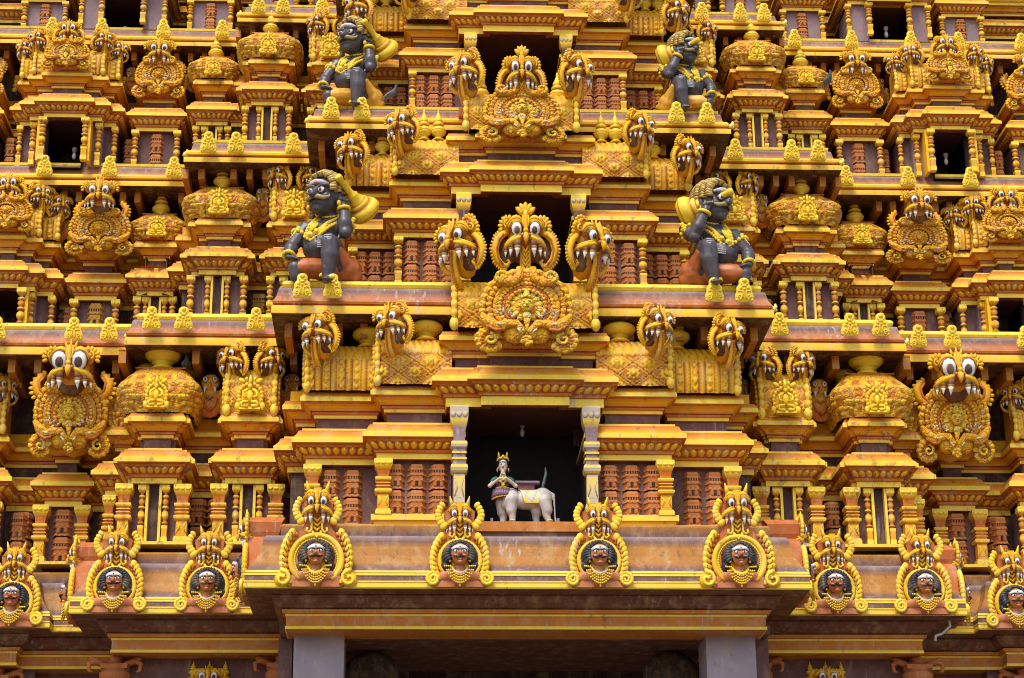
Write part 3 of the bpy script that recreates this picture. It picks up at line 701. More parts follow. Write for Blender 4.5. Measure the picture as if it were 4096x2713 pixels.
def guardian(loc, flip, pose, cloth, label, sc):
    rt = root('guardian_statue', label, 'statue', loc, 'dark club bearing guardian statues', 0, (-sc if flip else sc, sc, sc))
    P = pose; caps = []; bl = []
    V = lambda k: Vector(P[k])
    hd = V('head'); nk = V('neck'); ch = V('chest'); be = V('belly'); hp = V('hip')
    bl += [(ch, (.46, .28, .28), (0, P['lean'], 0)), (ch+Vector((-.14, -.13, -.02)), (.22, .17, .18), None), (ch+Vector((.17, -.11, .02)), (.22, .17, .18), None),
           (be, (.37, .31, .38), None), (be+Vector((-.02, -.08, -.04)), (.27, .27, .25), None), (hp, (.42, .36, .26), None), ((ch+be)/2, (.33, .26, .3), None)]
    caps += [([ch+Vector((0, .05, .1)), nk, hd+Vector((.03, .05, -.12))], [.22, .19, .20])]
    for s in ('n', 'f'):
        caps.append(([ch.lerp(V('sh'+s), .3), V('sh'+s), V('el'+s).lerp(V('sh'+s), .45), V('el'+s), V('el'+s).lerp(V('wr'+s), .35), V('wr'+s)], [.19, .19, .18, .145, .165, .085]))
    # legs: raised knee in front, folded knee at the side
    caps.append(([hp+Vector((.15, -.05, 0)), V('knee')+Vector((.04, .18, .0)), V('knee')], [.26, .23, .19]))
    caps.append(([V('knee'), V('knee').lerp(V('ank'), .35)+Vector((.03, 0, 0)), V('ank')], [.20, .215, .12]))
    caps.append(([V('ank'), V('ank')+Vector((0, -.12, -.06)), V('ank')+Vector((-.02, -.28, -.09))], [.09, .09, .07]))
    for i in range(5): a = V('ank')+Vector((-.09+.045*i, -.30+.01*i, -.10)); caps.append(([a, a+Vector((-.005, -.08, -.015))], [.034 if i < 4 else .042, .028]))
    caps.append(([hp+Vector((-.15, -.08, -.02)), V('knee2')+Vector((.2, .1, .02)), V('knee2')], [.24, .2, .15]))
    caps.append(([V('knee2'), V('knee2')+Vector((.02, .02, -.2)), V('knee2')+Vector((.14, .05, -.34))], [.15, .13, .09]))
    # hands
    hand(caps, V('wrn'), P['handn'], P['thumbn'], curl=P.get('curln', .9), L=.19, r=.03, up=P.get('upn', (0, -1, 0)))
    hand(caps, V('wrf'), P['handf'], P['thumbf'], curl=.25, L=.19, r=.03, up=(0, 0, -1))
    # head, turned; built around +(-y) then rotated
    E = Euler(P['turn']).to_matrix()*HS
    def h(x, y, z): return hd+E @ Vector((x, y, z))
    def hb(x, y, z, r, rot=None): bl.append((h(x, y, z), tuple(q*HS for q in r), Euler(P['turn'])))
    hb(0, .02, .05, (.245, .26, .27)); hb(0, -.05, -.10, (.205, .20, .19)); hb(0, -.17, -.215, (.085, .075, .065))
    for s in (-1, 1): hb(s*.115, -.16, -.04, (.09, .075, .08)); hb(s*.255, .03, -.02, (.03, .05, .085)); hb(s*.10, -.205, .12, (.095, .05, .035))
    caps.append(([h(0, -.20, .10), h(0, -.27, .01), h(0, -.315, -.03)], [.04*HS, .05*HS, .062*HS])); hb(.045, -.25, -.04, (.035, .04, .03)); hb(-.045, -.25, -.04, (.035, .04, .03))
    hb(0, -.225, -.135, (.07, .035, .022)); hb(0, -.22, -.105, (.075, .035, .02))
    bo = body('body', caps, bl, BD, DARK, rt, .02, 4)
    # head details
    f = MB(); f.M = Matrix.Translation(hd) @ (Euler(P['turn']).to_matrix()*HS).to_4x4()
    for s in (-1, 1):
        f.blob((s*.10, -.225, .045), (.065, .035, .052), (.045, .035, .04), None, 10, 6); f.blob((s*.10, -.238, .045), (.055, .033, .042), W_, None, 10, 6); f.blob((s*.098, -.266, .045), (.026, .012, .03), (.05, .04, .04), None, 8, 5)
        f.blob((s*.098, -.272, .055), (.009, .008, .009), W_, None, 5, 3)
        f.tube([(s*.015, -.30, -.075), (s*.07, -.285, -.065), (s*.14, -.24, -.085), (s*.20, -.18, -.06), (s*.205, -.17, -.02)], [.02, .036, .032, .02, .008], (.33, .27, .12), 7)
    f.tube([(-.18, -.17, .14), (-.09, -.232, .175), (0, -.25, .185), (.09, -.232, .175), (.18, -.17, .14)], [.02, .035, .04, .035, .02], (.50, .49, .52), 6, flat=.35)
    f.blob((0, -.262, .165), (.028, .02, .028), (.75, .13, .03), None, 8, 5)
    f.blob((0, -.255, -.12), (.045, .012, .008), (.01, .008, .008), None, 8, 4)
    part('painted_face', f, STAT, rt)
    hr = MB(); hr.M = f.M
    for j in range(5):
        for i in range(23):
            a = R(-8+196*i/22); rr = (.20, .215, .215, .19, .12)[j]; y = (-.13, -.03, .08, .17, .24)[j]
            x, z = cos(a)*rr, .10+sin(a)*rr*1.0
            c = (.88, .62, .14) if (i+j) % 3 else (.26, .17, .05)
            hr.tube([(x*.95, y, z), (x*1.08, y-.045+.03*random.random(), z+sin(a)*.04), (x*1.12+.04, y+.01, z+sin(a)*.07+.01), (x*1.02+.07, y+.08, z+.03*sin(a))], [.024, .032, .028, .008], c, 6, col2=(.30, .20, .06))
    for s in (-1, 1):
        for k in range(4): hr.blob((s*.25, .06, -.08-.08*k), (.05, .06, .055), (.36, .26, .07) if k % 2 else (.18, .12, .05), None, 7, 5)
        hr.blob((s*.27, -.02, -.12), (.035, .035, .045), M_, None, 7, 5)
    part('hair', hr, STAT, rt)
    j = MB()
    c = ch
    # broad sash collar in a V, beads, navel stripes
    l, r_, m = nk+Vector((-.22, -.07, -.04)), nk+Vector((.20, -.10, -.02)), P['vee']
    m = Vector(m)
    for o in (-.055, 0, .055):
        j.tube([l+Vector((o, 0, 0)), l.lerp(m, .5)+Vector((-.03+o, -.11, 0)), m+Vector((-.05, 0, o))], .036, M_, 6, flat=.6)
        j.tube([r_+Vector((o, 0, o*.6)), r_.lerp(m, .5)+Vector((.03+o*.6, -.11, o)), m+Vector((.05, 0, o))], .036, M_, 6, flat=.6)
    pts = [r_+Vector((.09, .0, -.05)), r_.lerp(m, .5)+Vector((.11, -.11, -.04)), m+Vector((.14, -.02, -.02)), m+Vector((0, -.04, -.12)), m+Vector((-.13, -.02, -.03)), l.lerp(m, .5)+Vector((-.12, -.10, 0)), l+Vector((-.08, 0, 0))]
    j.tube(pts, .045, Y_, 6, bead=.075, col2=G_)
    j.blob(m+Vector((-.02, -.07, 0)), (.075, .03, .075), Y_, None, 10, 5); j.blob(m+Vector((-.02, -.10, 0)), (.035, .02, .035), M_); j.blob(m+Vector((.12, -.08, .09)), (.05, .03, .05), Y_, None, 9, 5)
    j.tube([nk+Vector((-.16, -.10, .0)), nk+Vector((-.05, -.19, -.05)), nk+Vector((.09, -.18, -.02)), nk+Vector((.18, -.08, .05))], .025, Y_, 6, bead=.06, col2=G_)
    part('sash', j, GOLD, rt)
    for s, nm in (('n', 'armband'), ('f', 'armband')):
        a = MB(); p = V('sh'+s).lerp(V('el'+s), .42); ax = (V('el'+s)-V('sh'+s)).normalized()
        u1 = ax.orthogonal().normalized(); u2 = ax.cross(u1)
        for i in range(12): q = 2*pi*i/12; a.blob(p+(u1*cos(q)+u2*sin(q))*.19, .05, Y_ if i % 2 else M_, None, 7, 5)
        for i in range(7):
            q = Vector((-.12 if s == 'f' else .12, -.06, 0))*.9; a.blob(p+q+Vector(((i-3)*.025, -.06, (i-3)*.05)), (.06, .05, .05), M_ if i % 2 else Y_, (0, i*.7, 0), 7, 5)
        part(nm, a, GOLD, rt)
        b = MB(); w = V('wr'+s).lerp(V('el'+s), .12); ax = (V('wr'+s)-V('el'+s)).normalized(); u1 = ax.orthogonal().normalized(); u2 = ax.cross(u1)
        b.tube([w+(u1*cos(2*pi*i/14)+u2*sin(2*pi*i/14))*.12 for i in range(15)], .042, M_, 7); part('bracelet', b, GOLD, rt)
    st = MB()
    for k in (-1, 0, 1): st.tube([be+Vector((-.03, -.37, -.10+k*.045)), be+Vector((.09, -.375, -.085+k*.045)), be+Vector((.17, -.335, -.06+k*.045))], .013, (.5, .48, .45), 5)
    kn = V('knee')
    for k in (0, 1, 2): st.tube([kn+Vector((-.11, -.14, .11-k*.045)), kn+Vector((-.02, -.185, .095-k*.045)), kn+Vector((.06, -.17, .11-k*.045))], .013, (.55, .55, .56), 5)
    st.tube([ch+Vector((.33, .0, .15)), ch+Vector((.31, -.2, -.1)), be+Vector((.33, -.12, .0)), be+Vector((.30, -.1, -.25))], .022, (.3, .3, .32), 6)
    st.blob(be+Vector((-.05, -.345, .10)), (.02, .012, .03), X_)
    part('painted_stripes', st, STAT, rt)
    # cloth: hip wrap over both thighs
    cc = [([hp+Vector((.1, .1, 0)), hp+Vector((.28, .0, .0)), V('knee')+Vector((.13, .18, -.1))], [.32, .32, .16]),
          ([hp+Vector((.3, .05, .05)), hp+Vector((.42, .0, -.15))], [.27, .20]),
          ([hp+Vector((-.1, -.1, -.02)), V('knee2')+Vector((.22, .08, .02)), V('knee2')+Vector((.12, .02, .0))], [.27, .22, .165]),
          ([hp+Vector((.0, -.22, -.05)), hp+Vector((-.12, -.32, -.22))], [.14, .13])]
    co = body('loincloth', cc, [(hp+Vector((.12, .08, -.1)), (.5, .36, .26), None)], (.5, .1, .02), cloth, rt, .026, 5)
    fr = MB(); q = hp+Vector((-.16, -.42, -.26))
    for i in range(6): fr.blob(q+Vector((-.12+.05*i, -.0, -.02+.012*i)), (.035, .03, .055), Y_, (0, .4, 0), 6, 4)
    part('cloth_fringe', fr, GOLD, rt)
    # the club it holds: a thing of its own
    a, b = Vector(P['clubtip']), Vector(P['clubend'])
    cl = MB(); L = (b-a).length
    pr = [(.075, 0, Y_), (.085, .03, M_), (.085, .10, M_), (.07, .12, M_), (.075, L*.40, M_), (.10, L*.45, G_), (.13, L*.47, M_), (.12, L*.50, M_), (.18, L*.60, M_), (.19, L*.63, A_), (.23, L*.64, Y_), (.24, L*.68, M_), (.235, L*.71, A_), (.31, L*.74, Y_), (.36, L*.80, M_), (.375, L*.88, Y_), (.35, L*.90, A_), (.34, L*.92, M_), (.30, L*.96, M_), (.20, L*.985, M_), (.05, L, M_)]
    cl.lathe(pr, n=24)
    q = (b-a).to_track_quat('Z', 'Y')
    W = rt.matrix_basis if False else Matrix.Translation(loc) @ Matrix.Diagonal((-sc if flip else sc, sc, sc, 1))
    me = cl.mesh('club'); me.transform(W @ Matrix.Translation(a) @ q.to_matrix().to_4x4())
    me.transform(Matrix.Translation(-Vector(loc)))
    if flip: me.flip_normals()
    return me
# pose A (viewer's left statues) in metres; x right, y back, z up, origin under the hips at ledge level
POSE_A = dict(head=(-.12, -.18, 1.93), neck=(.0, -.04, 1.50), chest=(-.05, .0, 1.24), belly=(-.22, -.08, .80), hip=(.12, .08, .33), lean=-.15, turn=(R(4), R(4), R(-32)),
    shf=(-.52, -.02, 1.24), elf=(-.80, -.14, .80), wrf=(-.86, -.34, .46), shn=(.32, .02, 1.40), eln=(.35, -.34, 1.04), wrn=(.30, -.30, 1.70),
    knee=(.02, -.52, .74), ank=(.0, -.46, -.10), knee2=(-.72, -.34, .22),
    handn=(.03, -.02, 1), thumbn=(-1, -.2, .1), upn=(-.2, -1, .1), curln=1.1, handf=(.95, -.25, -.12), thumbf=(.1, .8, .3), vee=(-.40, -.30, .98),
    clubtip=(.16, -.62, 2.26), clubend=(.84, .20, 1.66))
POSE_B = dict(head=(-.08, -.18, 1.90), neck=(-.03, -.04, 1.48), chest=(-.10, .0, 1.20), belly=(-.25, -.08, .76), hip=(.12, .08, .33), lean=.1, turn=(R(4), R(0), R(-40)),
    shf=(-.55, -.02, 1.20), elf=(-.82, -.14, .78), wrf=(-.80, -.34, .40), shn=(.50, .02, 1.38), eln=(.42, -.42, 1.02), wrn=(.13, -.52, 1.66),
    knee=(.12, -.52, .76), ank=(.02, -.46, -.06), knee2=(-.70, -.34, .20),
    handn=(-.15, -.03, 1), thumbn=(-1, -.2, .1), upn=(-.4, -1, .1), curln=1.1, handf=(.85, -.35, -.1), thumbf=(.1, .8, .3), vee=(-.34, -.30, .94),
    clubtip=(-.46, -.66, 2.05), clubend=(.66, .02, 1.72))
# ---------------------------------------------------------------- the praying woman with the body of a cow
def cow_woman(loc, sc):
    rt = root('praying_cow_woman_statue', 'ivory praying woman with a cow body, standing in the dark central doorway', 'statue', loc, None, 0, sc)
    caps = []; bl = []
    bl += [((.30, .05, .62), (.40, .20, .21), None), ((-.02, .0, .62), (.20, .20, .24), None), ((.62, .04, .66), (.21, .20, .22), None), ((-.14, -.02, .52), (.10, .12, .14), None)]
    for x, y, kx in ((-.03, -.10, .02), (-.20, .10, -.03), (.66, -.10, .05), (.46, .12, -.04)):
        back = x > .3
        caps.append(([(x, y, .58), (x+(.05 if back else .0), y, .36), (x+(.03 if back else .02), y, .26), (x+kx*.5+(.07 if back else .02), y, .10), (x+kx*.5+(.05 if back else .02), y-.01, .02)], [.15, .115, .08, .062, .082]))
    caps.append(([(.78, .04, .78), (.86, .04, .74), (.87, .05, .5), (.88, .05, .25), (.90, .05, .12)], [.03, .028, .022, .022, .03]))
    body('body', caps, bl, (.5, .45, .4), COW, rt, .017, 5)
    caps = []; bl = []
    # human upper body
    bl += [((-.20, -.05, .88), (.13, .10, .17), None), ((-.20, -.05, 1.00), (.16, .09, .09), None), ((-.19, -.08, 1.30), (.095, .105, .13), None), ((-.19, -.10, 1.22), (.07, .08, .07), None)]
    caps.append(([(-.20, -.04, 1.0), (-.19, -.06, 1.18)], [.06, .05]))
    caps.append(([(-.19, -.18, 1.32), (-.20, -.20, 1.27)], [.012, .02]))
    for s in (-1, 1):
        sh, el, wr = (-.20+s*.16, -.05, 1.02), (-.20+s*.27, -.16, .86), (-.20+s*.06, -.26, 1.00)
        caps.append(([sh, el, wr], [.055, .045, .030]))
        caps.append(([wr, (-.20+s*.03, -.27, 1.08), (-.20+s*.012, -.27, 1.17)], [.026, .026, .012]))
        for i in range(4): caps.append(([(-.20+s*.03, -.285+i*.016, 1.07), (-.20+s*.010, -.285+i*.014, 1.17-.012*abs(i-1))], [.011, .008]))
        caps.append(([(-.20+s*.045, -.27, 1.03), (-.20+s*.03, -.31, 1.08)], [.013, .010]))
        bl.append(((-.19+s*.10, -.05, 1.29), (.02, .03, .04), None))
    body('torso', caps, bl, (.5, .4, .3), IVSK, rt, .011, 3)
    f = MB()
    for s in (-1, 1):
        f.blob((-.19+s*.04, -.175, 1.325), (.024, .012, .014), W_, None, 8, 5); f.blob((-.19+s*.04, -.186, 1.325), (.010, .006, .011), X_, None, 6, 4)
        f.tube([(-.19+s*.012, -.185, 1.352), (-.19+s*.04, -.187, 1.362), (-.19+s*.075, -.165, 1.345)], .005, X_, 5)
    f.blob((-.19, -.18, 1.245), (.022, .012, .009), (.4, .1, .05), None, 7, 4); f.blob((-.19, -.19, 1.38), (.006, .005, .006), X_, None, 5, 3)
    f.tube([(-.275, -.12, 1.38), (-.19, -.178, 1.40), (-.105, -.12, 1.38)], .022, W_, 6, flat=.3)
    part('painted_face', f, STAT, rt)
    h = MB(); h.tube([(-.30, -.06, 1.30), (-.27, -.12, 1.42), (-.19, -.15, 1.445), (-.11, -.12, 1.42), (-.085, -.06, 1.28)], .035, X_, 7); h.blob((-.19, -.02, 1.36), (.11, .09, .11), X_); part('hair', h, STAT, rt)
    c = MB(); c.tube([(-.30, -.07, 1.42), (-.27, -.14, 1.46), (-.19, -.17, 1.47), (-.11, -.14, 1.46), (-.08, -.07, 1.42)], .03, Y_, 7, bead=.04, col2=G_); c.blob((-.19, -.19, 1.49), (.03, .02, .03), Y_)
    for s in (-1, 1): c.cone((-.19+s*.075, -.05, 1.47), (-.19+s*.09, -.05, 1.62), .045, .008, (.15, .03, .05), Y_); c.blob((-.075 if s > 0 else -.305, -.08, 1.22), (.02, .02, .05), (.45, .2, .12))
    part('crown', c, GOLD, rt)
    b = MB(); b.blob((-.20, -.05, .90), (.145, .115, .15), (.10, .03, .06), None, 12, 8)
    for s in (-1, 1): b.tube([(-.20+s*.10, -.05, 1.05), (-.20+s*.17, -.055, 1.01), (-.20+s*.215, -.10, .95)], [.055, .065, .062], (.03, .13, .11), 9)
    for i in range(13):
        a = R(180+180*i/12); x = -.20+cos(a)*.17; y = -.03+sin(a)*.13; b.tube([(x, y, .80), (x*1.05-.0, y*1.08, .72), (x*1.08, y*1.15, .66+.03*cos(a))], [.035, .04, .045], (.20, .10, .17), 6); b.blob((x*1.09, y*1.2, .64+.03*cos(a)), (.03, .02, .015), Y_, None, 6, 4)
    part('bodice', b, STAT, rt)
    g = MB()
    for s in (-1, 1): g.tube([(-.20+s*.10, -.15, 1.0), (-.20, -.185, .90)], .018, Y_, 6); g.tube([(-.34 if s < 0 else -.06, -.10, .82), (-.20, -.18, .84)], .02, Y_, 6); g.tube([(-.20+s*.07, -.23, .99), (-.20+s*.04, -.30, .985)], .028, Y_, 6)
    g.blob((-.20, -.20, .88), (.04, .02, .04), Y_)
    part('jewellery', g, GOLD, rt)
    for x, y in ((-.01, -.11), (-.17, .08), (.76, -.11), (.50, .12)):
        for z in (.14, .05): g = MB(); g.tube([(x+cos(2*pi*i/8)*.06, y+sin(2*pi*i/8)*.06, z) for i in range(9)], .014, Y_, 5); part('anklet', g, GOLD, rt)
    s_ = MB()
    def fs(u, v):
        x = .10+.42*u; a = R(-5+120*v); return (x+.10*v*(1-u)*.5+.1*v, .04-sin(a)*.222*(1-.15*(1-v)), .62+cos(a)*.235-.02)
    def fc(u, v):
        if v > .92 or u < .04 or u > .96: return Y_
        i, j = int(u*8), int(v*7); return ((.62, .60, .66), (.30, .45, .50), Y_, (.55, .52, .60))[(i+j) % 4 if (i*7+j*3) % 5 else 2]
    s_.grid(fs, 32, 20, fc, False); part('saddle_cloth', s_, STAT, rt)
    p = MB(); p.box(.06, .56, -.12, .18, .945, .985, Q_); p.box(.12, .46, -.06, .12, .80, .945, (.2, .06, .08)); part('howdah_seat', p, STAT, rt)
    t = MB(); t.tube([(.62, .12, .84), (.66, .12, 1.0), (.71, .12, 1.2), (.70, .12, 1.35)], [.03, .035, .03, .008], (.03, .08, .10), 7, flat=.5); part('wing_tip', t, STAT, rt)
    q = MB(); q.box(-.52, 1.12, -.22, .26, -.06, 0, Q_); part('base_slab', q, STUCCO, rt)
    for x in (-.43, .93):
        q = MB(); q.box(x-.025, x+.025, -.16, -.11, 0, .18, Q_); part('peg', q, STUCCO, rt)
def pigeon(loc, rz, label):
    rt = root('pigeon', label, 'pigeon', loc, 'pigeons perched on the ledges', rz)
    m = MB(); g = (.22, .23, .26)
    m.tube([(0, .17, .05), (0, .08, .09), (0, 0, .13), (0, -.08, .18), (0, -.11, .25), (0, -.12, .30)], [.02, .055, .075, .065, .04, .034], g, 10, col2=(.04, .06, .07)); m.blob((0, -.125, .315), (.034, .04, .036), (.09, .10, .13)); m.cone((0, -.155, .312), (0, -.195, .30), .010, .002, X_)
    for s in (-1, 1): m.tube([(s*.02, 0, .08), (s*.02, -.01, .0), (s*.02, -.05, .0)], .007, (.4, .08, .05), 5)
    part('body', m, FEATHER, rt)
    for s in (-1, 1):
        w = MB(); w.tube([(s*.055, -.05, .16), (s*.065, .04, .12), (s*.04, .2, .06), (s*.02, .27, .03)], [.03, .055, .035, .008], (.25, .26, .29), 7, flat=.6); w.box(min(s*.07, s*.098), max(s*.07, s*.098), .05, .075, .08, .15, X_); part('wing', w, FEATHER, rt)
# ---------------------------------------------------------------- camera
FPX, PX, PY, CD = 4700.0, 1183.5, 784.0, 42.0
_p, _ps, _r = R(20), R(3.0), R(-.53)
_f = Vector((sin(_ps)*cos(_p), cos(_ps)*cos(_p), sin(_p))); _rt = Vector((cos(_ps), -sin(_ps), 0)); _u = _rt.cross(_f)
R1 = _rt*cos(_r)+_u*sin(_r); U1 = -_rt*sin(_r)+_u*cos(_r); CP = Vector((-2.52, -CD, 0))
def un(u, v, Y):
    # where the tower is, at depth Y, for a point measured on the photograph
    d = _f+R1*((u-PX)/FPX)+U1*((PY-v)/FPX); return CP+d*((Y+CD)/d.y)
cam = bpy.data.cameras.new('camera'); co = bpy.data.objects.new('camera', cam); COL.objects.link(co); S.camera = co
co.matrix_world = Matrix(((R1.x, U1.x, -_f.x, CP.x), (R1.y, U1.y, -_f.y, CP.y), (R1.z, U1.z, -_f.z, CP.z), (0, 0, 0, 1)))
cam.sensor_width = 36; cam.lens = 36*FPX/2367; cam.clip_end = 2000
# ---------------------------------------------------------------- light: hazy bright day
w = bpy.data.worlds.new('World'); S.world = w; w.use_nodes = True; nt = w.node_tree
sk = nt.nodes.new('ShaderNodeTexSky'); sk.sky_type = 'NISHITA'; sk.sun_disc = False
SUN_EL, SUN_AZ = R(58), R(202)     # azimuth clockwise from +y: in front of the tower, a little to the left
sk.sun_elevation = SUN_EL; sk.sun_rotation = SUN_AZ; sk.dust_density = 2.5; sk.air_density = 1.0; sk.ozone_density = .6
nt.links.new(sk.outputs[0], nt.nodes['Background'].inputs[0]); nt.nodes['Background'].inputs[1].default_value = .15
sl = bpy.data.lights.new('sun', 'SUN'); so = bpy.data.objects.new('sun', sl); COL.objects.link(so)
sl.energy = 1.5; sl.angle = R(18); sl.color = (1, .985, .96)
dv = Vector((sin(SUN_AZ)*cos(SUN_EL), cos(SUN_AZ)*cos(SUN_EL), sin(SUN_EL))); so.rotation_euler = dv.to_track_quat('Z', 'Y').to_euler()
S.view_settings.view_transform = 'Standard'; S.view_settings.look = 'None'; S.view_settings.exposure = EXPO; S.cycles.filter_width = 1.05
# ---------------------------------------------------------------- ground
g = MB(); g.quad((-400, -400, -1.6), (400, -400, -1.6), (400, 400, -1.6), (-400, 400, -1.6), (.15, .12, .09))
o = part('ground', g, STUCCO); o['kind'] = 'structure'
# ---------------------------------------------------------------- the tower
TOWER = root('temple_tower', 'tall yellow and orange stepped temple gateway tower covered in carved tiers', 'temple tower')
def mirror(pl): return pl+[(-x, y) for x, y in reversed(pl)]
def shift(pl, d): return pl
PU, PV = (.145, .08, .078), (.23, .17, .175)
# great eave over the porch
eave = mirror([(-18, 4.06), (-10.68, 4.06), (-10.68, 4.5), (-10.02, 4.5), (-10.02, 2.55), (-6.0, 2.55), (-6.0, 0)])
KE = (.37, .155, .022)
m = MB(); z = 9.74
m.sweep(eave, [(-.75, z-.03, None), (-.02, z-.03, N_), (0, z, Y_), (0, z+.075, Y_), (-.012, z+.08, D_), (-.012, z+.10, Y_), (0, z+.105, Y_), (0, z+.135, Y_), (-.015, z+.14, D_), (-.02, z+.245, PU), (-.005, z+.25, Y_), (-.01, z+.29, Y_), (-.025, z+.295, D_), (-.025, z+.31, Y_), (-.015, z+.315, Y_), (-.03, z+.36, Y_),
    (-.05, z+.365, PU), (-.10, z+.45, (PU, PU)), (-.18, z+.56, (PU, KE)), (-.27, z+.74, (KE, KE)), (-.33, z+.95, (KE, KE)), (-.35, z+1.08, (KE, PU)), (-.37, z+1.16, (PU, PV)), (-.42, z+1.21, PV), (-.70, z+1.22, PU), (-.70, z+1.32, (PU, PU)), (-.70, z+1.50, (PU, KE)), (-.74, z+1.55, KE), (-1.5, z+1.56, KE)])
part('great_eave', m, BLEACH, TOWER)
m = MB()
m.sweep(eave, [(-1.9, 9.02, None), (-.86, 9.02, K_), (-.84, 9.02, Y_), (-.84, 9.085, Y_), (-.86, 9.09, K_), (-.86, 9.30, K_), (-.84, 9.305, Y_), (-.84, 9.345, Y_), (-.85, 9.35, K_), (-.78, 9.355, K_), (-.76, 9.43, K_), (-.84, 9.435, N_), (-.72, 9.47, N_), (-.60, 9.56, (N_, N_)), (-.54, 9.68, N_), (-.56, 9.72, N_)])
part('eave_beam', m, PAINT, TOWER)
wall = mirror([(-18, 5.5), (-11.2, 5.5), (-11.2, 5.95), (-9.0, 5.95), (-9.0, 4.1), (-5.05, 4.1)])
for s in (-1, 1):
    h = [p for p in wall if p[0]*s > 0]; m = MB(); m.sweep(h, [(0, -1.6, None), (0, 9.05, P_)]); part('base_wall', m, STUCCO, TOWER)
    m = MB(); m.box(s*4.46-.54, s*4.46+.54, 1.52, 2.7, -1.6, 9.03, (.29, .26, .29)); part('porch_pillar', m, STUCCO, TOWER)
    m = MB(); m.box(min(s*5.05, s*5.35), max(s*5.05, s*5.35), 1.9, 9, -1.6, 9.05, P_); part('porch_side_wall', m, STUCCO, TOWER)
    m = MB(); m.lathe([(.62, -.15, N_), (.66, 0, (.03, .02, .018)), (.5, .1, (.03, .02, .018)), (.45, .05, (.02, .012, .01)), (.2, .12, (.03, .02, .018))], n=24); part('round_relief', m, STUCCO, TOWER, (s*3.35, 3.1, 8.35), (R(90), 0, 0))
m = MB(); m.box(-5.3, 5.3, 1.3, 9, 9.03, 9.2, (.10, .045, .03)); part('porch_ceiling', m, STUCCO, TOWER)
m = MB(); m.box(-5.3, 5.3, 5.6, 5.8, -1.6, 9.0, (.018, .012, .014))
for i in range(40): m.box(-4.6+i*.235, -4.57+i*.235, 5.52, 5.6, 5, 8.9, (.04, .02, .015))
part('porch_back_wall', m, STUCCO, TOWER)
LV = [None,
  dict(z=16.15, h=.90, pl=[(-18, 3.66), (-9.21, 3.66), (-9.21, 2.92), (-5.67, 2.92), (-5.67, .75)]),
  dict(z=21.24, h=.74, pl=[(-18, 5.24), (-8.16, 5.24), (-8.16, 3.76), (-5.08, 3.76), (-5.08, 1.78)]),
  dict(z=25.46, h=.66, pl=[(-18, 5.68), (-7.05, 5.68), (-7.05, 4.33), (-4.5, 4.33), (-4.5, 2.0)]),
  dict(z=29.3, h=.6, pl=[(-18, 6.4), (-6.2, 6.4), (-6.2, 5.0), (-4.0, 5.0), (-4.0, 2.6)])]
for i, L in enumerate(LV):
    if not L: continue
    z, h, pl = L['z'], L['h'], mirror(L['pl']); m = MB(); PK2 = (.42, .15, .07)
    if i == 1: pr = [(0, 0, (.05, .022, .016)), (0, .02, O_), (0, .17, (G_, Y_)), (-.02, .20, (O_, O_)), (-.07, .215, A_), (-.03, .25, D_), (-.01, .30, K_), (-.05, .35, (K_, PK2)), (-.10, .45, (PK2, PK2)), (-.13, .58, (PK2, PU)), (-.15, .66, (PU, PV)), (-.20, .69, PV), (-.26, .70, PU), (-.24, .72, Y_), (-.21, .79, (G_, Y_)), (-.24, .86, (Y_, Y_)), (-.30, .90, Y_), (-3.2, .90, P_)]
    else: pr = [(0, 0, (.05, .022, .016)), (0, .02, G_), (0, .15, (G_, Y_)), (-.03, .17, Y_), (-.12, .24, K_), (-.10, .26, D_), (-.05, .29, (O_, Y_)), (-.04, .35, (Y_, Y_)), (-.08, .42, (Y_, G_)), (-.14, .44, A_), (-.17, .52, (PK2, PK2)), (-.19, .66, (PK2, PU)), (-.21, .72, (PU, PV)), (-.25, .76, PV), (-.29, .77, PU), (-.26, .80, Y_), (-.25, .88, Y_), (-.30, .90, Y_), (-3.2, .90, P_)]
    k = h/.9
    m.sweep(pl, [(-2.6, .06+z, None)]+[(o, z+zz*k, c) for o, zz, c in pr]); part('ledge', m, PAINT if i > 1 else BLEACH, TOWER)
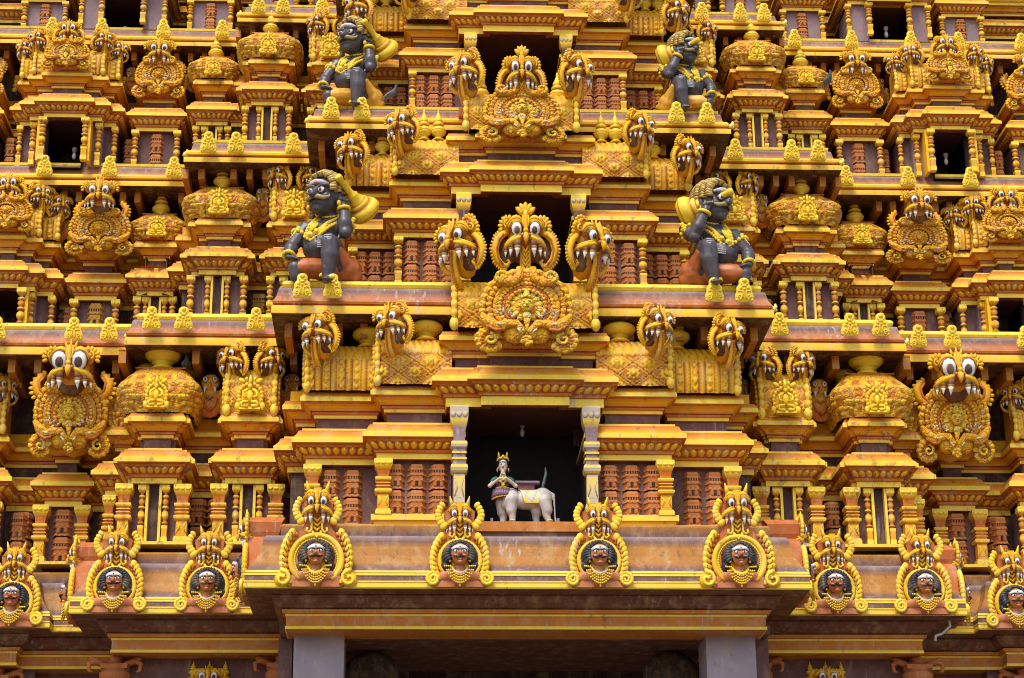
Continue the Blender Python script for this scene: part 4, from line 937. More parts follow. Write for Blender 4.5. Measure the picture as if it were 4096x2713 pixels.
# walls behind the little shrines, one stepped band of mouldings per tier
TI = [None, dict(zl=13.33, s=1.0, zb=11.3, pl=[(-18, 5.75), (-9.45, 5.75), (-9.45, 4.45), (-5.3, 4.45), (-5.3, 2.3)]),
      dict(zl=18.83, s=.87, zb=17.0, pl=[(-18, 6.75), (-8.3, 6.75), (-8.3, 5.25), (-4.6, 5.25), (-4.6, 3.2)]),
      dict(zl=23.34, s=.77, zb=21.75, pl=[(-18, 7.1), (-7.2, 7.1), (-7.2, 5.4), (-4.1, 5.4), (-4.1, 3.7)]),
      dict(zl=27.4, s=.69, zb=26.1, pl=[(-18, 7.6), (-6.3, 7.6), (-6.3, 6.2), (-3.7, 6.2), (-3.7, 4.3)])]
for i, T in enumerate(TI):
    if not T: continue
    s, zl = T['s'], T['zl']; m = MB(); cy = T['pl'][-1][1]
    for h in (T['pl']+[(-2.2, cy)], [(2.2, cy)]+[(-x, y) for x, y in reversed(T['pl'])]):
        m = MB()
        part('recess_cornice', entablature(h, s), GRIMY, TOWER, (0, 0, zl)); part('recess_moulding', crown_mould(h, s), PAINT, TOWER, (0, 0, zl))
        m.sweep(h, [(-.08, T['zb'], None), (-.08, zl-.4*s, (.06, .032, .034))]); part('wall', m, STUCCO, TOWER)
    pl = mirror(T['pl'])
    zt = LV[i]['z']+.1
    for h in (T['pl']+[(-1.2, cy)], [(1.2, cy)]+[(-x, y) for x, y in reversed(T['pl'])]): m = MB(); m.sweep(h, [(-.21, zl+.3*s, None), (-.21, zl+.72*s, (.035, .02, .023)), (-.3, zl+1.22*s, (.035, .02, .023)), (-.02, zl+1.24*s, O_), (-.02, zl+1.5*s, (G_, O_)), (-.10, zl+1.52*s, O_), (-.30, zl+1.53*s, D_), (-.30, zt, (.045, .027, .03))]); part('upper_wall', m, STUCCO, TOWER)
# brackets under the soffits
bm = MB(); bm.box(-.10, .10, -1, .05, -.42, 0, (.52, .20, .02)); bm.box(-.11, .11, -1.012, -.9, -.05, -.001, (.52, .20, .02)); bm = bm.mesh('bracket')
FX = {1: (8.39,), 2: (7.26, 8.94, 5.45), 3: (6.2, 7.68, 4.6)}
for i in (1, 2, 3):
    T = TI[i]; s = T['s']; zt = LV[i]['z']+.05
    for x0, x1, y, yl in ((-13.2 if i > 1 else -12.0, T['pl'][1][0]-.1, T['pl'][1][1]+.28*s, LV[i]['pl'][0][1]+.42), (T['pl'][2][0]+.15, T['pl'][3][0], T['pl'][2][1]+.28*s, LV[i]['pl'][2][1]+.42), (LV[i]['pl'][3][0]+.35, -1.9, T['pl'][4][1]+.28*s, LV[i]['pl'][4][1]+.7)):
        n = int((x1-x0)/(.36 if i > 1 else .5))
        for k in range(n+1):
            if min(abs(abs(x0+(x1-x0)*k/max(1, n))-q) for q in FX[i]) < (.42 if i == 1 else .2) and abs(x0) > 5.2: continue
            for sg in (-1, 1): part('bracket', bm, PAINT, TOWER, (sg*(x0+(x1-x0)*k/max(1, n)), y, zt), (0, 0, 0), (.85*s, y-yl, .85*s))
# ---------------------------------------------------------------- miniature shrines
HF, SH = None, None
hf = {}
def hm(kind):
    if kind not in hf:
        hf[kind] = {'front': lambda: head(strap=True, crest='palm'), 'nasi': lambda: head(loops=(0, 0), strap=False, crest='flame', eye=.92), 'small': lambda: head(strap=False, crest='flame'), 'turn': side_head,
                    'horn': lambda: head(loops=(0, 0), strap=False, crest='horns', eye=.8, ears=False, wide=.92), 'owl': lambda: head(loops=(0, 0), strap=False, crest='flame', eye=1.35)}[kind]().mesh('beast_head')
    return hf[kind]
PLF = plaque('face').mesh('horseshoe_plaque'); PLR = plaque('rosette', n=26).mesh('horseshoe_plaque'); PLO = plaque('face', n=26).mesh('horseshoe_plaque')
IDOL = idol_mesh(); REL = relief_mesh(); ANT = antefix_mesh()
fin_c = finial(1, 1, 'cone').mesh('finial'); fin_p = finial(1, 1, 'pot').mesh('finial')
TN = ['', 'lowest', 'second', 'third', 'top']
def attach(rt, name, me, mat, p, rz=0, sc=1, rx=0, label=None):
    q = Vector(p)-rt.location; return part(name, me, mat, rt, q, (rx, 0, rz), sc, label)
def block(rt, t, w, d, steps, zl, mat=PAINT, arch=.43, petals=True):
    s = TI[t]['s']; pl = block_plan(w, d, steps)
    part('cornice', entablature(pl, s, petals, arch), mat, rt)
    part('neck', neck(pl, s), STUCCO, rt)
    part('moulding', crown_mould(pl, s), mat, rt)
def pil(rt, kind, x, y, z0, z1, w, mat=PAINT): part('pilaster', pilaster_mesh(kind, z1-z0, w), mat, rt, (x, y, z0-rt.location.z))
def lat(rt, x, y, z0, z1, w, n, col=B_):
    h = (z1-z0)/n; me = lattice_mesh(w, h*.97, col)
    for k in range(n): part('lattice_panel', me, CLAY, rt, (x, y, z0+k*h-rt.location.z))
def slab(rt, name, x0, x1, y0, y1, z0, z1, col, mat=PAINT):
    m = MB(); z = rt.location.z; m.box(x0, x1, y0, y1, z0-z, z1-z, col); return part(name, m, mat, rt)
def opening(rt, hw, y, z0, z1, dep=2.2):
    m = MB(); z = rt.location.z; a, b = z0-z, z1-z; dk = (.008, .006, .007)  # near-black back and floor put the interior's darkness into the colour
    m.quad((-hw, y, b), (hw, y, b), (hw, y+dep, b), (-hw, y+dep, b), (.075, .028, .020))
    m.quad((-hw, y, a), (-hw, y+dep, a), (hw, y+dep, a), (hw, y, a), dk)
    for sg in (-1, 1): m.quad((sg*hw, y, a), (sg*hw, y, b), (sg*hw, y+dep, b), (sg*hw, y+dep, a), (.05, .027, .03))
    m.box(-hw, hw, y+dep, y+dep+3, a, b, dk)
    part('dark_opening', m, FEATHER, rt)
def niche(rt, t, w, zb, kind):
    # outer pilasters, slim inner pair and a dark slab coloured as the slot's shade
    s = TI[t]['s']; zl = rt.location.z; zt = zl-.43*s; hw = .15*s
    slab(rt, 'wall', -w+.05, w-.05, .16*s, 2, zb, zt+.2, P_, STUCCO)
    slab(rt, 'slot_shade_slab', -hw, hw, .10*s, .2*s, zb, zt, (.05, .028, .034), STUCCO)
    for sg in (-1, 1):
        slab(rt, 'door_strip', sg*hw-.03*s, sg*hw+.03*s, -.04*s, .2*s, zb, zt, Y_)
        pil(rt, 'turned', sg*(hw+.12*s), .02, zb, zt, .085*s)
        if kind == 'square': pil(rt, 'square', sg*(w+.05*s), .0, zb, zt-.02, .20*s, GRIMY if (t+int(w*10)) % 2 else PAINT)
        else: pil(rt, 'turned', sg*(w-.0*s), .02, zb, zt, .11*s)
    if t == 1: slab(rt, 'base_rod', -w-.3, w+.3, -.2, .2, zb-.07, zb, Y_)
def head_at(rt, px, py, Y, sc, turn, kind='turn', mirror_=False, rx=0):
    p = un(px, py, Y); hs = sc; x = p.x
    if mirror_: x = -x
    q = Vector((x, Y, p.z-.67*sc))
    return attach(rt, 'beast_head', hm(kind), PAINT, q, rz=turn if not mirror_ else -turn, sc=(-hs if mirror_ else hs, hs, hs), rx=rx or R(12))
def side(sg): return 'left' if sg < 0 else 'right'
# ---- central bay
CEN = [None, dict(zl=14.51, Y=.53, w=2.07, h1=1.14), dict(zl=19.86, Y=1.15, w=1.90, h1=1.07), dict(zl=24.27, Y=1.65, w=1.69, h1=.95)]
INN = [None, (3.59, .89), (3.22, 1.50), (2.90, 2.0)]
OUT = [None, (5.17, 1.37), (4.30, 2.2), (3.85, 2.65)]
VL = [None, (1.58, 1.6), (1.30, 1.3), (1.15, 1.2)]
for t in (1, 2, 3):
    T = TI[t]; s = T['s']; C = CEN[t]; Y0 = C['Y']+.31*s; zl = C['zl']; zb = T['zb']+.22
    rt = root('miniature_shrine', 'central shrine over the %s big doorway, three huge beast heads on its roof' % TN[t], 'shrine', (0, Y0, zl), 'barrel roofed shrines up the middle of the tower')
    w_ = C['w']-.31*s
    block(rt, t, w_, 2.2, [(C['h1']-.31*s+.15, .15)], zl, BLEACH if t == 1 else PAINT, .50)
    cw = .2*s; cx = (1.46, 1.34, 1.16)[t-1]
    for sg in (-1, 1): pil(rt, 'bleached' if t == 1 else 'dark', sg*cx, .08, zb, zl-.5*s, cw, BLEACH)
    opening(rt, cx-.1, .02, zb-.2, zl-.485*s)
    for sg in (-1, 1): slab(rt, 'jamb_wall', min(sg*(cx-.09), sg*(cx+.14)), max(sg*(cx-.09), sg*(cx+.14)), .24, 1.9, zb-.3, zl-.45*s, P_, STUCCO)
    slab(rt, 'sill', -w_, w_, -.2, .6, zb-.4, zb-.18, K_)
    # barrel roof
    z0 = 1.25*s; hv = (1.15, 1.0, .9)[t-1]; vw = VL[t][0]; r = .55*s
    vr = part('barrel_roof', vault(vw-.08, hv, r, 'diamond', .78*s), PAINT, rt, (0, .12*s, z0))
    for sg in (-1, 1): part('rope_edge', vault_rope(sg*vw, .085*s, hv, r), PAINT, vr)
    if t == 1:
        p = un(1210, 803, .12); part('horseshoe_plaque', PLF, CARVED, rt, (0, p.y-Y0-.10, p.z-zl), (R(5), 0, 0), (2.02, 1.6, 1.80))
        p = un(1213, 534, -.0); part('beast_head', hm('front'), PAINT, rt, (0, -.02-Y0+.25, p.z-.70-zl), (R(12), 0, 0), (.94, 1.0, 1.10))
        for sg in (-1, 1): head_at(rt, 1066, 552, .35, 1.0, R(-38), 'turn', sg > 0)
    elif t == 2:
        p = un(1205, 321, .85); part('horseshoe_plaque', PLO, CARVED, rt, (0, p.y-Y0, p.z-zl), (0, 0, 0), (1.78, 1.4, 1.40))
        p = un(1205, 158, .72); part('beast_head', hm('front'), PAINT, rt, (0, .90-Y0, p.z-.70*.9-zl), (R(12), 0, 0), (.72, .85, .95))
        for sg in (-1, 1):
            head_at(rt, 1078, 155, 1.0, .80, R(-38), 'turn', sg > 0)
            part('finial', fin_c, GOLD, rt, (sg*.92, .35, z0+hv-.02), (0, 0, 0), (.21, .21, .88))
    # flanks
    for sg in (-1, 1):
        for j, (xo, Yl) in enumerate((INN[t], OUT[t])):
            xi = (C['w'] if j == 0 else INN[t][0])-.45; cx = (xi+xo)/2*sg; hw = (xo-xi)/2-.155*s
            cxx = sg*((xi+xo-.31*s)/2); Yw = Yl+.31*s; zf = TI[t]['zl']
            rt = root('miniature_shrine', '%s %s wing of the %s tier central shrine, half barrel roof%s' % (('inner', 'outer')[j], side(sg), TN[t], (' of diamonds', ' of ribs')[j]), 'shrine', (cxx, Yw, zf), 'winged shrines either side of the central bay')
            block(rt, t, hw, 2.2, [], zf)
            zt = zf-.43*s; zb2 = zb+(.10 if j == 0 and t == 1 else 0)
            slab(rt, 'wall', -hw, hw, .22*s, 2, zb-.2, zt+.2, P_, STUCCO)
            if t < 3 or True:
                if t == 1:
                    n = 3 if j == 0 else 2; pw = .22
                    pil(rt, 'square', sg*(hw-.16), .08, zb2, zt-.01, .20)
                    for X in ((2.86, 2.385, 1.91), (4.31, 3.81))[j]: lat(rt, sg*X-cxx, .14, zb2+.02, zt-.06, .215, 2)
                    slab(rt, 'base_rod', -hw-.1, hw+.1, -.10, .3, zb2-.13, zb2, Y_)
                    slab(rt, 'plinth', -hw-.04, hw+.04, -.04, .3, zb2-.3, zb2-.125, G_)
                else:
                    n = 3; pil(rt, 'turned', sg*(hw-.10), .02, zb, zt, .12*s)
                    for X in (((2.54, 2.09, 1.66), (3.40, 3.05, 3.75)), ((2.38, 2.04, 1.70), (3.15, 2.83, 3.47)))[t-2][j]: lat(rt, sg*X-cxx, .10, zb, zt-.03, (.19, .165)[t-2], 2, B_)
                    slab(rt, 'base_rod', -hw-.1, hw+.1, -.10, .3, zb-.1, zb, Y_)
            # half barrel roof
            hv = ((1.12, 1.12), (.98, .90), (.85, .78))[t-1][j]; r = .52*s
            vx = hw-.04*s; v = part('barrel_roof', vault(hw, hv, r, ('diamond', 'rib')[j], (.74, .34)[j]*s), PAINT, rt, (0, (.22 if t == 1 else .07)*s, 1.25*s))
            part('rope_edge', vault_rope(sg*hw, .075*s, hv, r), PAINT, v)
            gm = gable(hv, r); part('gable_end', gm, PAINT, v, (sg*hw, 0, 0), (0, 0, 0), (-sg, 1, 1))
            fx = {1: ((985, 790), (851, 800)), 2: ((1005, 329), (905, 366)), 3: ((1010, -20), (800+75, 22))}[t][j]
            if t == 1:
                part('finial', fin_p, GOLD, rt, (sg*(-un(fx[0], 790, 1.4).x)-cxx, .08, 1.25*s+hv-.0), (0, 0, 0), (.37, .37, .80))
            else:
                for q in (0, 1): part('finial', fin_c, GOLD, rt, (sg*((-un(fx[0]-q*33+(12 if j else 8), 300, 1.9).x))-cxx, -.14, 1.25*s+hv-.02), (0, 0, 0), (.185*s/.87, .185*s/.87, .84*s/.87))
            if t == 1: head_at(rt, (910, 740)[j], (737, 757)[j], (.55, 1.0)[j], (.76, .78)[j], R(-32), 'turn', sg > 0)
            if t == 2: head_at(rt, (932, 815)[j], (283, 338)[j], (1.15, 1.7)[j], (.72, .70)[j], R(-32), 'turn', sg > 0)
            if t == 3: head_at(rt, (943, 828)[j], (-40, 8)[j], (1.7, 2.3)[j], (.68, .64)[j], R(-32), 'turn', sg > 0)
# ---- the side bays
def ssala(t, sg, xa, xb, Yl):
    s = TI[t]['s']; zf = TI[t]['zl']; zb = TI[t]['zb']+(.22 if t == 1 else .08)
    cx = sg*(xa+xb)/2; hw = (xb-xa)/2-.31*s
    rt = root('miniature_shrine', 'narrow shrine with two beast heads on the %s tier, just %s of centre' % (TN[t], side(sg)), 'shrine', (cx, Yl+.31*s, zf), 'narrow two headed shrines beside the central bay')
    block(rt, t, hw, 2.0, [((.52 if t == 1 else .45)*s, .13*s)], zf, GRIMY)
    niche(rt, t, hw, zb, 'square' if t == 1 else 'turned')
    hv = (1.12, .98, .85)[t-1]; r = .45*s; vw = hw*.92
    v = part('barrel_roof', vault(vw, hv, r, 'diamond', .5*s), PAINT, rt, (0, .2*s, 1.25*s))
    for q in (-1, 1): part('rope_edge', vault_rope(q*vw, .08*s, hv, r), PAINT, v); part('gable_end', gable(hv, r), PAINT, v, (q*vw, 0, 0), (0, 0, 0), (-q, 1, 1))
    part('figure_plaque', IDOL, GOLD, rt, (0, -.36*s, 1.25*s), (0, 0, 0), (.80*s, .7*s, .86*s))
    for q in (-1, 1): part('beast_head', hm('turn'), PAINT, rt, (q*vw*.78, -.15*s, 1.25*s+hv-.13*s), (R(12), 0, q*R(34)), (-q*.66*s, .66*s, .66*s))
def kuta(t, sg, xa, xb, Yl, small=False):
    s = TI[t]['s']; zf = TI[t]['zl']; zb = TI[t]['zb']+(.22 if t == 1 else .08)
    cx = sg*(xa+xb)/2; hw = (xb-xa)/2-.31*s
    rt = root('miniature_shrine', '%s square domed shrine with gold finial, %s tier, %s side' % ('lower set back' if small else 'big', TN[t], side(sg)), 'shrine', (cx, Yl+.31*s, zf), 'square domed shrines with gold finials')
    block(rt, t, hw, 2.2, [(.52*s, .13*s)], zf, GRIMY)
    niche(rt, t, hw, zb, 'square' if t == 1 else 'turned')
    dh = (1.16 if t == 1 else 1.06)*s*(.86 if small else 1); dw = ((xb-xa)/2*1.02)*(1.0 if t == 1 else .98)
    part('dome', dome(dw, dh, .62 if t == 1 else .60), CARVED if t == 1 else MOSSY, rt, (0, dw*.90-.30*s, 1.25*s))
    part('figure_plaque', IDOL, GOLD if t == 1 else GRIMY, rt, (0, -.50*s, 1.25*s), (0, 0, 0), (.68*s, .6*s, .80*s*(.8 if small else 1)))
    zt = 1.25*s+dh-.01
    if t == 1:
        for dx, dy, k in ((0, .35, 1.0), (-.42, 1.1, .72), (.5, 1.3, .6)): part('finial', fin_p, GOLD, rt, (dx, dy-.05, zt+.06), (0, 0, 0), (.42*k, .42*k, .95*k))
        # wing shrine on its outer flank
        w2 = MB(); m2 = block_plan(.55, 1.6, []); 
        q = root('miniature_shrine', 'small shrine half hidden behind the %s big dome of the lowest tier' % side(sg), 'shrine', (sg*(xb+.02), Yl+.31+.95, zf-.0), 'half hidden side shrines')
        block(q, t, .32, 1.4, [], zf, GRIMY); part('dome', dome(.62, 1.0, .7), MOSSY, q, (0, .5, 1.25)); slab(q, 'wall', -.3, .3, .1, 1.4, zb, zf-.4, P_, STUCCO)
        for k in (-1, 1): pil(q, 'square', k*.2, .02, zb, zf-.44, .15, GRIMY)
    else: part('finial', fin_c, GOLD, rt, (0, .25*s, zt), (0, 0, 0), (.27*s, .27*s, .98*s))
def nasi(t, sg, xa, xb, Yl):
    s = TI[t]['s']; zf = TI[t]['zl']; zb = TI[t]['zb']+(.22 if t == 1 else .08)
    cx = sg*(xa+xb)/2; hw = (xb-xa)/2-.31*s
    rt = root('miniature_shrine', 'shrine topped by round horseshoe plaque and goggle eyed head, %s tier, %s%s' % (TN[t], side(sg), ' edge' if xa > 12 else ''), 'shrine', (cx, Yl+.31*s, zf), 'horseshoe plaque shrines')
    block(rt, t, hw, 2.2, [], zf)
    zt = zf-.43*s
    slab(rt, 'wall', -hw, hw, .2*s, 2, zb-.1, zt+.2, P_, STUCCO)
    for q in (-1, 1): pil(rt, 'square' if t == 1 else 'turned', q*(hw-(-.05 if t == 1 else .0)), .0, zb, zt, .19 if t == 1 else .12*s)
    lat(rt, 0, .14*s, zb, zt-.02, .25*s, 2, B_ if t != 2 or sg > 0 else (.52, .26, .02))
    if t == 1: slab(rt, 'base_rod', -hw-.3, hw+.3, -.2, .3, zb-.07, zb, Y_)
    if t < 4:
        cxp = (162, 235, 370)[t-1]; bot = (1040, 580, 219)[t-1]; Yp = (4.25, 5.35, 5.62)[t-1]; k = (1.68, 1.50, 1.22)[t-1]; kz = (1.78, 1.15, 1.10)[t-1]; rx = R((16, 14, 4)[t-1])
        pz = un(cxp, bot, Yp).z; zp = pz-zf; dy = Yp-(Yl+.31*s)
        xq = sg*((10.53, 10.33, 9.12)[t-1] if xa < 12 else cx*sg)-cx; part('horseshoe_plaque', PLF if t == 1 else PLR, CARVED, rt, (xq, dy, zp), (rx, 0, 0), (k, 1.3*s, kz))
        m = MB(); m.blob((0, .55, .5*kz), (.36*k, .5, .52*kz), O_, None, 12, 6); part('barrel_roof', m, PAINT, rt, (xq, dy, zp))
        hs = (1.05, .74, .66)[t-1]; py = (839, 443, 115)[t-1]; px = (172, 242, 383)[t-1]; Yh = (3.38, 4.74, 5.42)[t-1]; p = un(px, py, Yh); hz = p.z-.67*hs-zf
        part('beast_head', hm('nasi' if t > 1 else 'owl'), PAINT, rt, (xq*1.15, Yh+.22*hs-Yl-.31*s, hz), (R(13), 0, 0), (hs, hs, hs*1.08))
        for q in (-1, 1):
            m = MB()
            m.tube([(q*.40, .05, -.06), (q*.62, .04, .0), (q*.80, .02, .18), (q*.84, .02, .42), (q*.72, .04, .62), (q*.60, .08, .62)], [.06, .085, .10, .10, .075, .03], O_, 8)
            m.tube([(q*.46, -.03, .02), (q*.60, -.04, .07), (q*.73, -.06, .22), (q*.75, -.06, .40), (q*.66, -.04, .55)], .03, A_, 6)
            for i in range(9):
                an = R(-62+125*i/8); m.blob((q*(.44+cos(an)*.50), .04, .28+sin(an)*.46), (.075, .03, .05), G_, (0, -an if q > 0 else an, 0), 6, 4)
            part('wing', m, PAINT, rt, (xq*1.1, Yh+.55-Yl-.31*s, hz+.0), (0, 0, 0), (hs*.98, hs, hs*.9))
def osala(t, sg, cx, hws, Yls):
    # three stepped shrine with a window recess blackened at the back; hws lip half widths (narrow to wide), Yls their lip planes (near to far)
    s = TI[t]['s']; zf = TI[t]['zl']; zb = TI[t]['zb']+.08
    rt = root('miniature_shrine', 'wide stepped shrine with open dark doorway, %s tier, far %s' % (TN[t], side(sg)), 'shrine', (sg*cx, Yls[2]+.31*s, zf), 'wide stepped shrines with dark doorways')
    a, b, c = hws; st = [(b-.31*s, Yls[2]-Yls[1]), (a-.31*s, Yls[2]-Yls[0])]
    block(rt, t, c-.31*s, 2.0, st, zf)
    zt = zf-.43*s; hw = c-.31*s; h1 = a*.58
    fy = -(Yls[2]-Yls[0])
    for q in (-1, 1):
        slab(rt, 'wall', min(q*h1, q*hw), max(q*h1, q*hw), .2*s, 1.2, zb-.1, zt+.2, P_, STUCCO)
        slab(rt, 'wall', min(q*h1, q*(b-.31*s)), max(q*h1, q*(b-.31*s)), fy*.4+.2*s, .3, zb-.1, zt+.2, Q_, STUCCO)
        pil(rt, 'turned', q*(h1+.12*s), fy+.05, zb, zt, .125*s); pil(rt, 'turned', q*(b-.42*s), fy*.4+.05, zb, zt, .11*s)
        slab(rt, 'door_strip', min(q*(h1+.2*s), q*(h1+.30*s)), max(q*(h1+.2*s), q*(h1+.30*s)), fy+.05, .25, zb, zt, (G_))
        pil(rt, 'turned', q*(hw-.02), .05, zb, zt, .10*s)
        lat(rt, q*(hw+.38*s), .5, zb, zt-.1, .2*s, 2)
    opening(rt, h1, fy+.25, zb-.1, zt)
    hv = .98*s; r = .48*s; z0 = 1.25*s
    v = part('barrel_roof', vault(c*.84, hv*.95, r, 'rib', .3*s), PAINT, rt, (0, .25*s, z0))
    for q in (-1, 1): part('rope_edge', vault_rope(q*c*.84, .07*s, hv*.95, r), PAINT, v)
    v = part('barrel_roof', vault(b*.76, hv, r, 'rib', .3*s), PAINT, rt, (0, .25*s+fy*.5, z0))
    for q in (-1, 1): part('rope_edge', vault_rope(q*b*.76, .07*s, hv, r), PAINT, v)
    part('horseshoe_plaque', PLR if t != 3 else PLF, CARVED, rt, (0, fy-.38*s, z0-.02), (0, 0, 0), (1.45*s, 1.3*s, 1.08*s))
    part('beast_head', hm('small'), PAINT, rt, (0, fy-.20*s, z0+.95*s), (R(12), 0, 0), (.66*s, .66*s, .72*s))
    for q in (-1, 1):
        part('beast_head', hm('turn'), PAINT, rt, (q*b*.72, fy*.5-.15*s, z0+hv-.05*s), (R(12), 0, q*R(22)), (-q*.62*s, .62*s, .62*s))
        part('beast_head', hm('turn'), PAINT, rt, (q*c*.82, -.1*s, z0+hv-.18*s), (R(12), 0, q*R(30)), (-q*.58*s, .58*s, .58*s))
def relief(sg, x, y, t):
    s = TI[t]['s']; TNn = TN[t]
    solo('wall_relief', REL, GRIMY, 'owl eyed relief, %s tier, %s' % (TNn, RELN[(t, x)] % side(sg)), 'relief', (sg*x, y-.3, TI[t]['zl']+1.42*s), (0, 0, 0), (.95*s, .9*s, 1.05*s), 'owl eyed wall reliefs between the shrines')
RELN = {(1, 7.28): 'between the %s dome and the two headed shrine', (1, 5.35): 'in the dark beside the %s of the central bay', (1, 9.75): 'between the %s dome and the plaque shrine', (2, 6.25): 'between the %s big dome and the two headed shrine', (2, 11.5): 'outside the %s plaque shrine',
        (3, 8.3): 'between the %s plaque shrine and small dome', (3, 9.95): 'between the %s plaque shrine and the wide shrine', (3, 12.75): 'outside the %s wide shrine'}
for sg in (-1, 1):
    ssala(1, sg, 5.34, 7.16, 3.05); kuta(1, sg, 7.47, 9.32, 3.08); nasi(1, sg, 10.03, 11.53, 5.0); osala(1, sg, 13.9, (1.0, 1.5, 2.0), (4.1, 4.3, 4.62))
    ssala(2, sg, 4.65, 6.25, 4.08); kuta(2, sg, 6.35, 8.17, 4.08); kuta(2, sg, 8.23, 9.65, 5.54, True); nasi(2, sg, 9.67, 11.25, 5.79); osala(2, sg, 12.6, (.62, 1.0, 1.4), (4.99, 5.18, 5.52))
    ssala(3, sg, 3.95, 5.35, 4.05); kuta(3, sg, 5.41, 6.98, 4.02); kuta(3, sg, 7.04, 8.33, 5.2, True); nasi(3, sg, 8.35, 9.9, 5.5); osala(3, sg, 11.36, (.76, 1.15, 1.46), (4.75, 4.95, 5.28)); nasi(3, sg, 13.0, 14.5, 5.5)
    for x, y, t in ((7.28, 4.3, 1), (5.35, 4.2, 1), (9.75, 5.5, 1), (6.25, 5.0, 2), (11.5, 6.4, 2), (8.3, 6.6, 3), (9.95, 6.8, 3), (12.75, 6.8, 3)): relief(sg, x, y, t)
# top tier, only its feet are in view
def topfeet(sg, cx, hw, Yl, kind):
    t = 4; s = TI[4]['s']; zf = TI[4]['zl']; zb = TI[4]['zb']+.05
    rt = root('miniature_shrine', 'foot of a %s shrine on the top tier, %s side, %s' % (kind, side(sg), TOPN[cx]), 'shrine', (sg*cx, Yl+.31*s, zf), 'top tier shrines cut off by the upper edge')
    block(rt, t, hw-.31*s, 2.0, [] if kind != 'dark doorway' else [(hw*.62-.3*s, .2)], zf)
    w_ = hw-.31*s; zt = zf-.43*s
    if kind == 'dark doorway':
        for q in (-1, 1):
            slab(rt, 'wall', min(q*w_*.5, q*w_), max(q*w_*.5, q*w_), .1, 1.2, zb-.1, zt+.1, Q_, STUCCO)
            pil(rt, 'turned', q*w_*.5, -.05, zb, zt, .09); pil(rt, 'turned', q*w_, .05, zb, zt, .08)
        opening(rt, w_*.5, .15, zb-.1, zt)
    else:
        slab(rt, 'wall', -w_, w_, .12, 1.2, zb-.1, zt+.1, Q_, STUCCO)
        for q in (-1, 1): pil(rt, 'turned', q*w_, .03, zb, zt, .085)
        lat(rt, 0, .08, zb, zt-.02, .17, 2)
TOPN = {12.35: 'outermost', 10.2: 'second from outside', 7.95: 'third from outside', 6.1: 'fourth from outside', 4.75: 'fifth from outside'}
for sg in (-1, 1):
    for cx, hw, Yl, kd in ((12.35, .75, 6.2, 'latticed'), (10.2, 1.3, 5.6, 'dark doorway'), (7.95, .75, 6.0, 'latticed'), (6.1, .7, 5.0, 'narrow'), (4.75, .7, 5.0, 'plain')): topfeet(sg, cx, hw, Yl, kd)
# ---------------------------------------------------------------- lattices and pilasters in the recesses
for sg in (-1, 1):
    for (x, y, z0, z1, w_, n) in ((7.05, 4.32, 11.5, 12.85, .22, 2), (7.5, 4.32, 11.5, 12.85, .22, 2), (9.75, 5.6, 11.5, 12.85, .24, 2), (11.75, 5.6, 11.5, 12.85, .24, 2), (5.5, 4.32, 11.5, 12.85, .24, 2), (6.3, 5.1, 17.25, 18.3, .24, 2), (5.0, 5.1, 17.25, 18.3, .24, 2), (9.45, 6.6, 17.25, 18.3, .22, 2), (11.3, 6.6, 17.25, 18.3, .22, 2), (8.3, 6.95, 21.95, 22.9, .2, 2), (9.95, 6.95, 21.95, 22.9, .2, 2), (12.8, 6.95, 21.95, 22.9, .2, 2)):
        h = (z1-z0)/n
        for k in range(n): part('lattice_panel', lattice_mesh(w_, h*.97, B_ if z0 < 17 or x > 9 else (.40, .22, .03)), CLAY, TOWER, (sg*x, y, z0+k*h))
# ---------------------------------------------------------------- leaf crests on the ledges
def antefix(x, y, z, s, lab): solo('leaf_crest', ANT, GOLD, lab, 'leaf crest', (x, y, z), (R(8), 0, 0), (s*.86, s*.7, s*1.0), 'gold leaf crests along the ledges')
for t, z, s, bays in ((1, 16.50, .56, (('central bay', .58, (4.30, 4.98)), ('side bay', 2.75, (6.16, 7.84, 8.58)), ('outer stretch', 3.50, (9.66, 10.49, 12.28)))),
                      (2, 21.46, .54, (('central bay', 1.62, (3.75, 4.48)), ('side bay', 3.60, (5.47, 6.88, 7.55)), ('outer stretch', 5.08, (8.55, 10.16, 11.78, 13.4)))),
                      (3, 25.66, .50, (('side bay', 4.17, (4.88, 5.88, 6.50)), ('outer stretch', 5.52, (7.54, 9.07, 10.66, 11.94, 13.63))))):
    for sg in (-1, 1):
        for nm, y, xs in bays:
            for i, x in enumerate(xs): antefix(sg*x, y, z-.04, s, '%s gold leaf crest counted outward, %s %s, %s ledge' % (ORD[i], side(sg), nm, ('first', 'second', 'third')[t-1]))
# little corner horns at the ends of the ledges
hmz = MB(); hmz.tube([(0, 0, 0), (-.05, 0, .12), (-.12, 0, .2), (-.10, 0, .30)], [.10, .10, .07, .03], Y_, 7, col2=(.8, .7, .35)); hmz.blob((-.10, 0, .05), (.08, .06, .07), Y_); hmz = hmz.mesh('corner_horn')
for t in (1, 2, 3):
    L = LV[t]
    for sg in (-1, 1):
        for k, nm in ((1, 'side bay'), (3, 'central bay')):
            x, y = L['pl'][k+(1 if k == 1 else 1)] if k == 3 else L['pl'][2]
            solo('corner_horn', hmz, GOLD, 'yellow curled horn, %s corner of the %s, %s ledge' % (side(sg), nm, ('first', 'second', 'third')[t-1]), 'corner ornament', (sg*abs(x), y+.12, L['z']+.2), (0, 0, 0), (-.62*sg*-1 if sg < 0 else -.62, .6, .6), 'curled horns on the ledge corners')
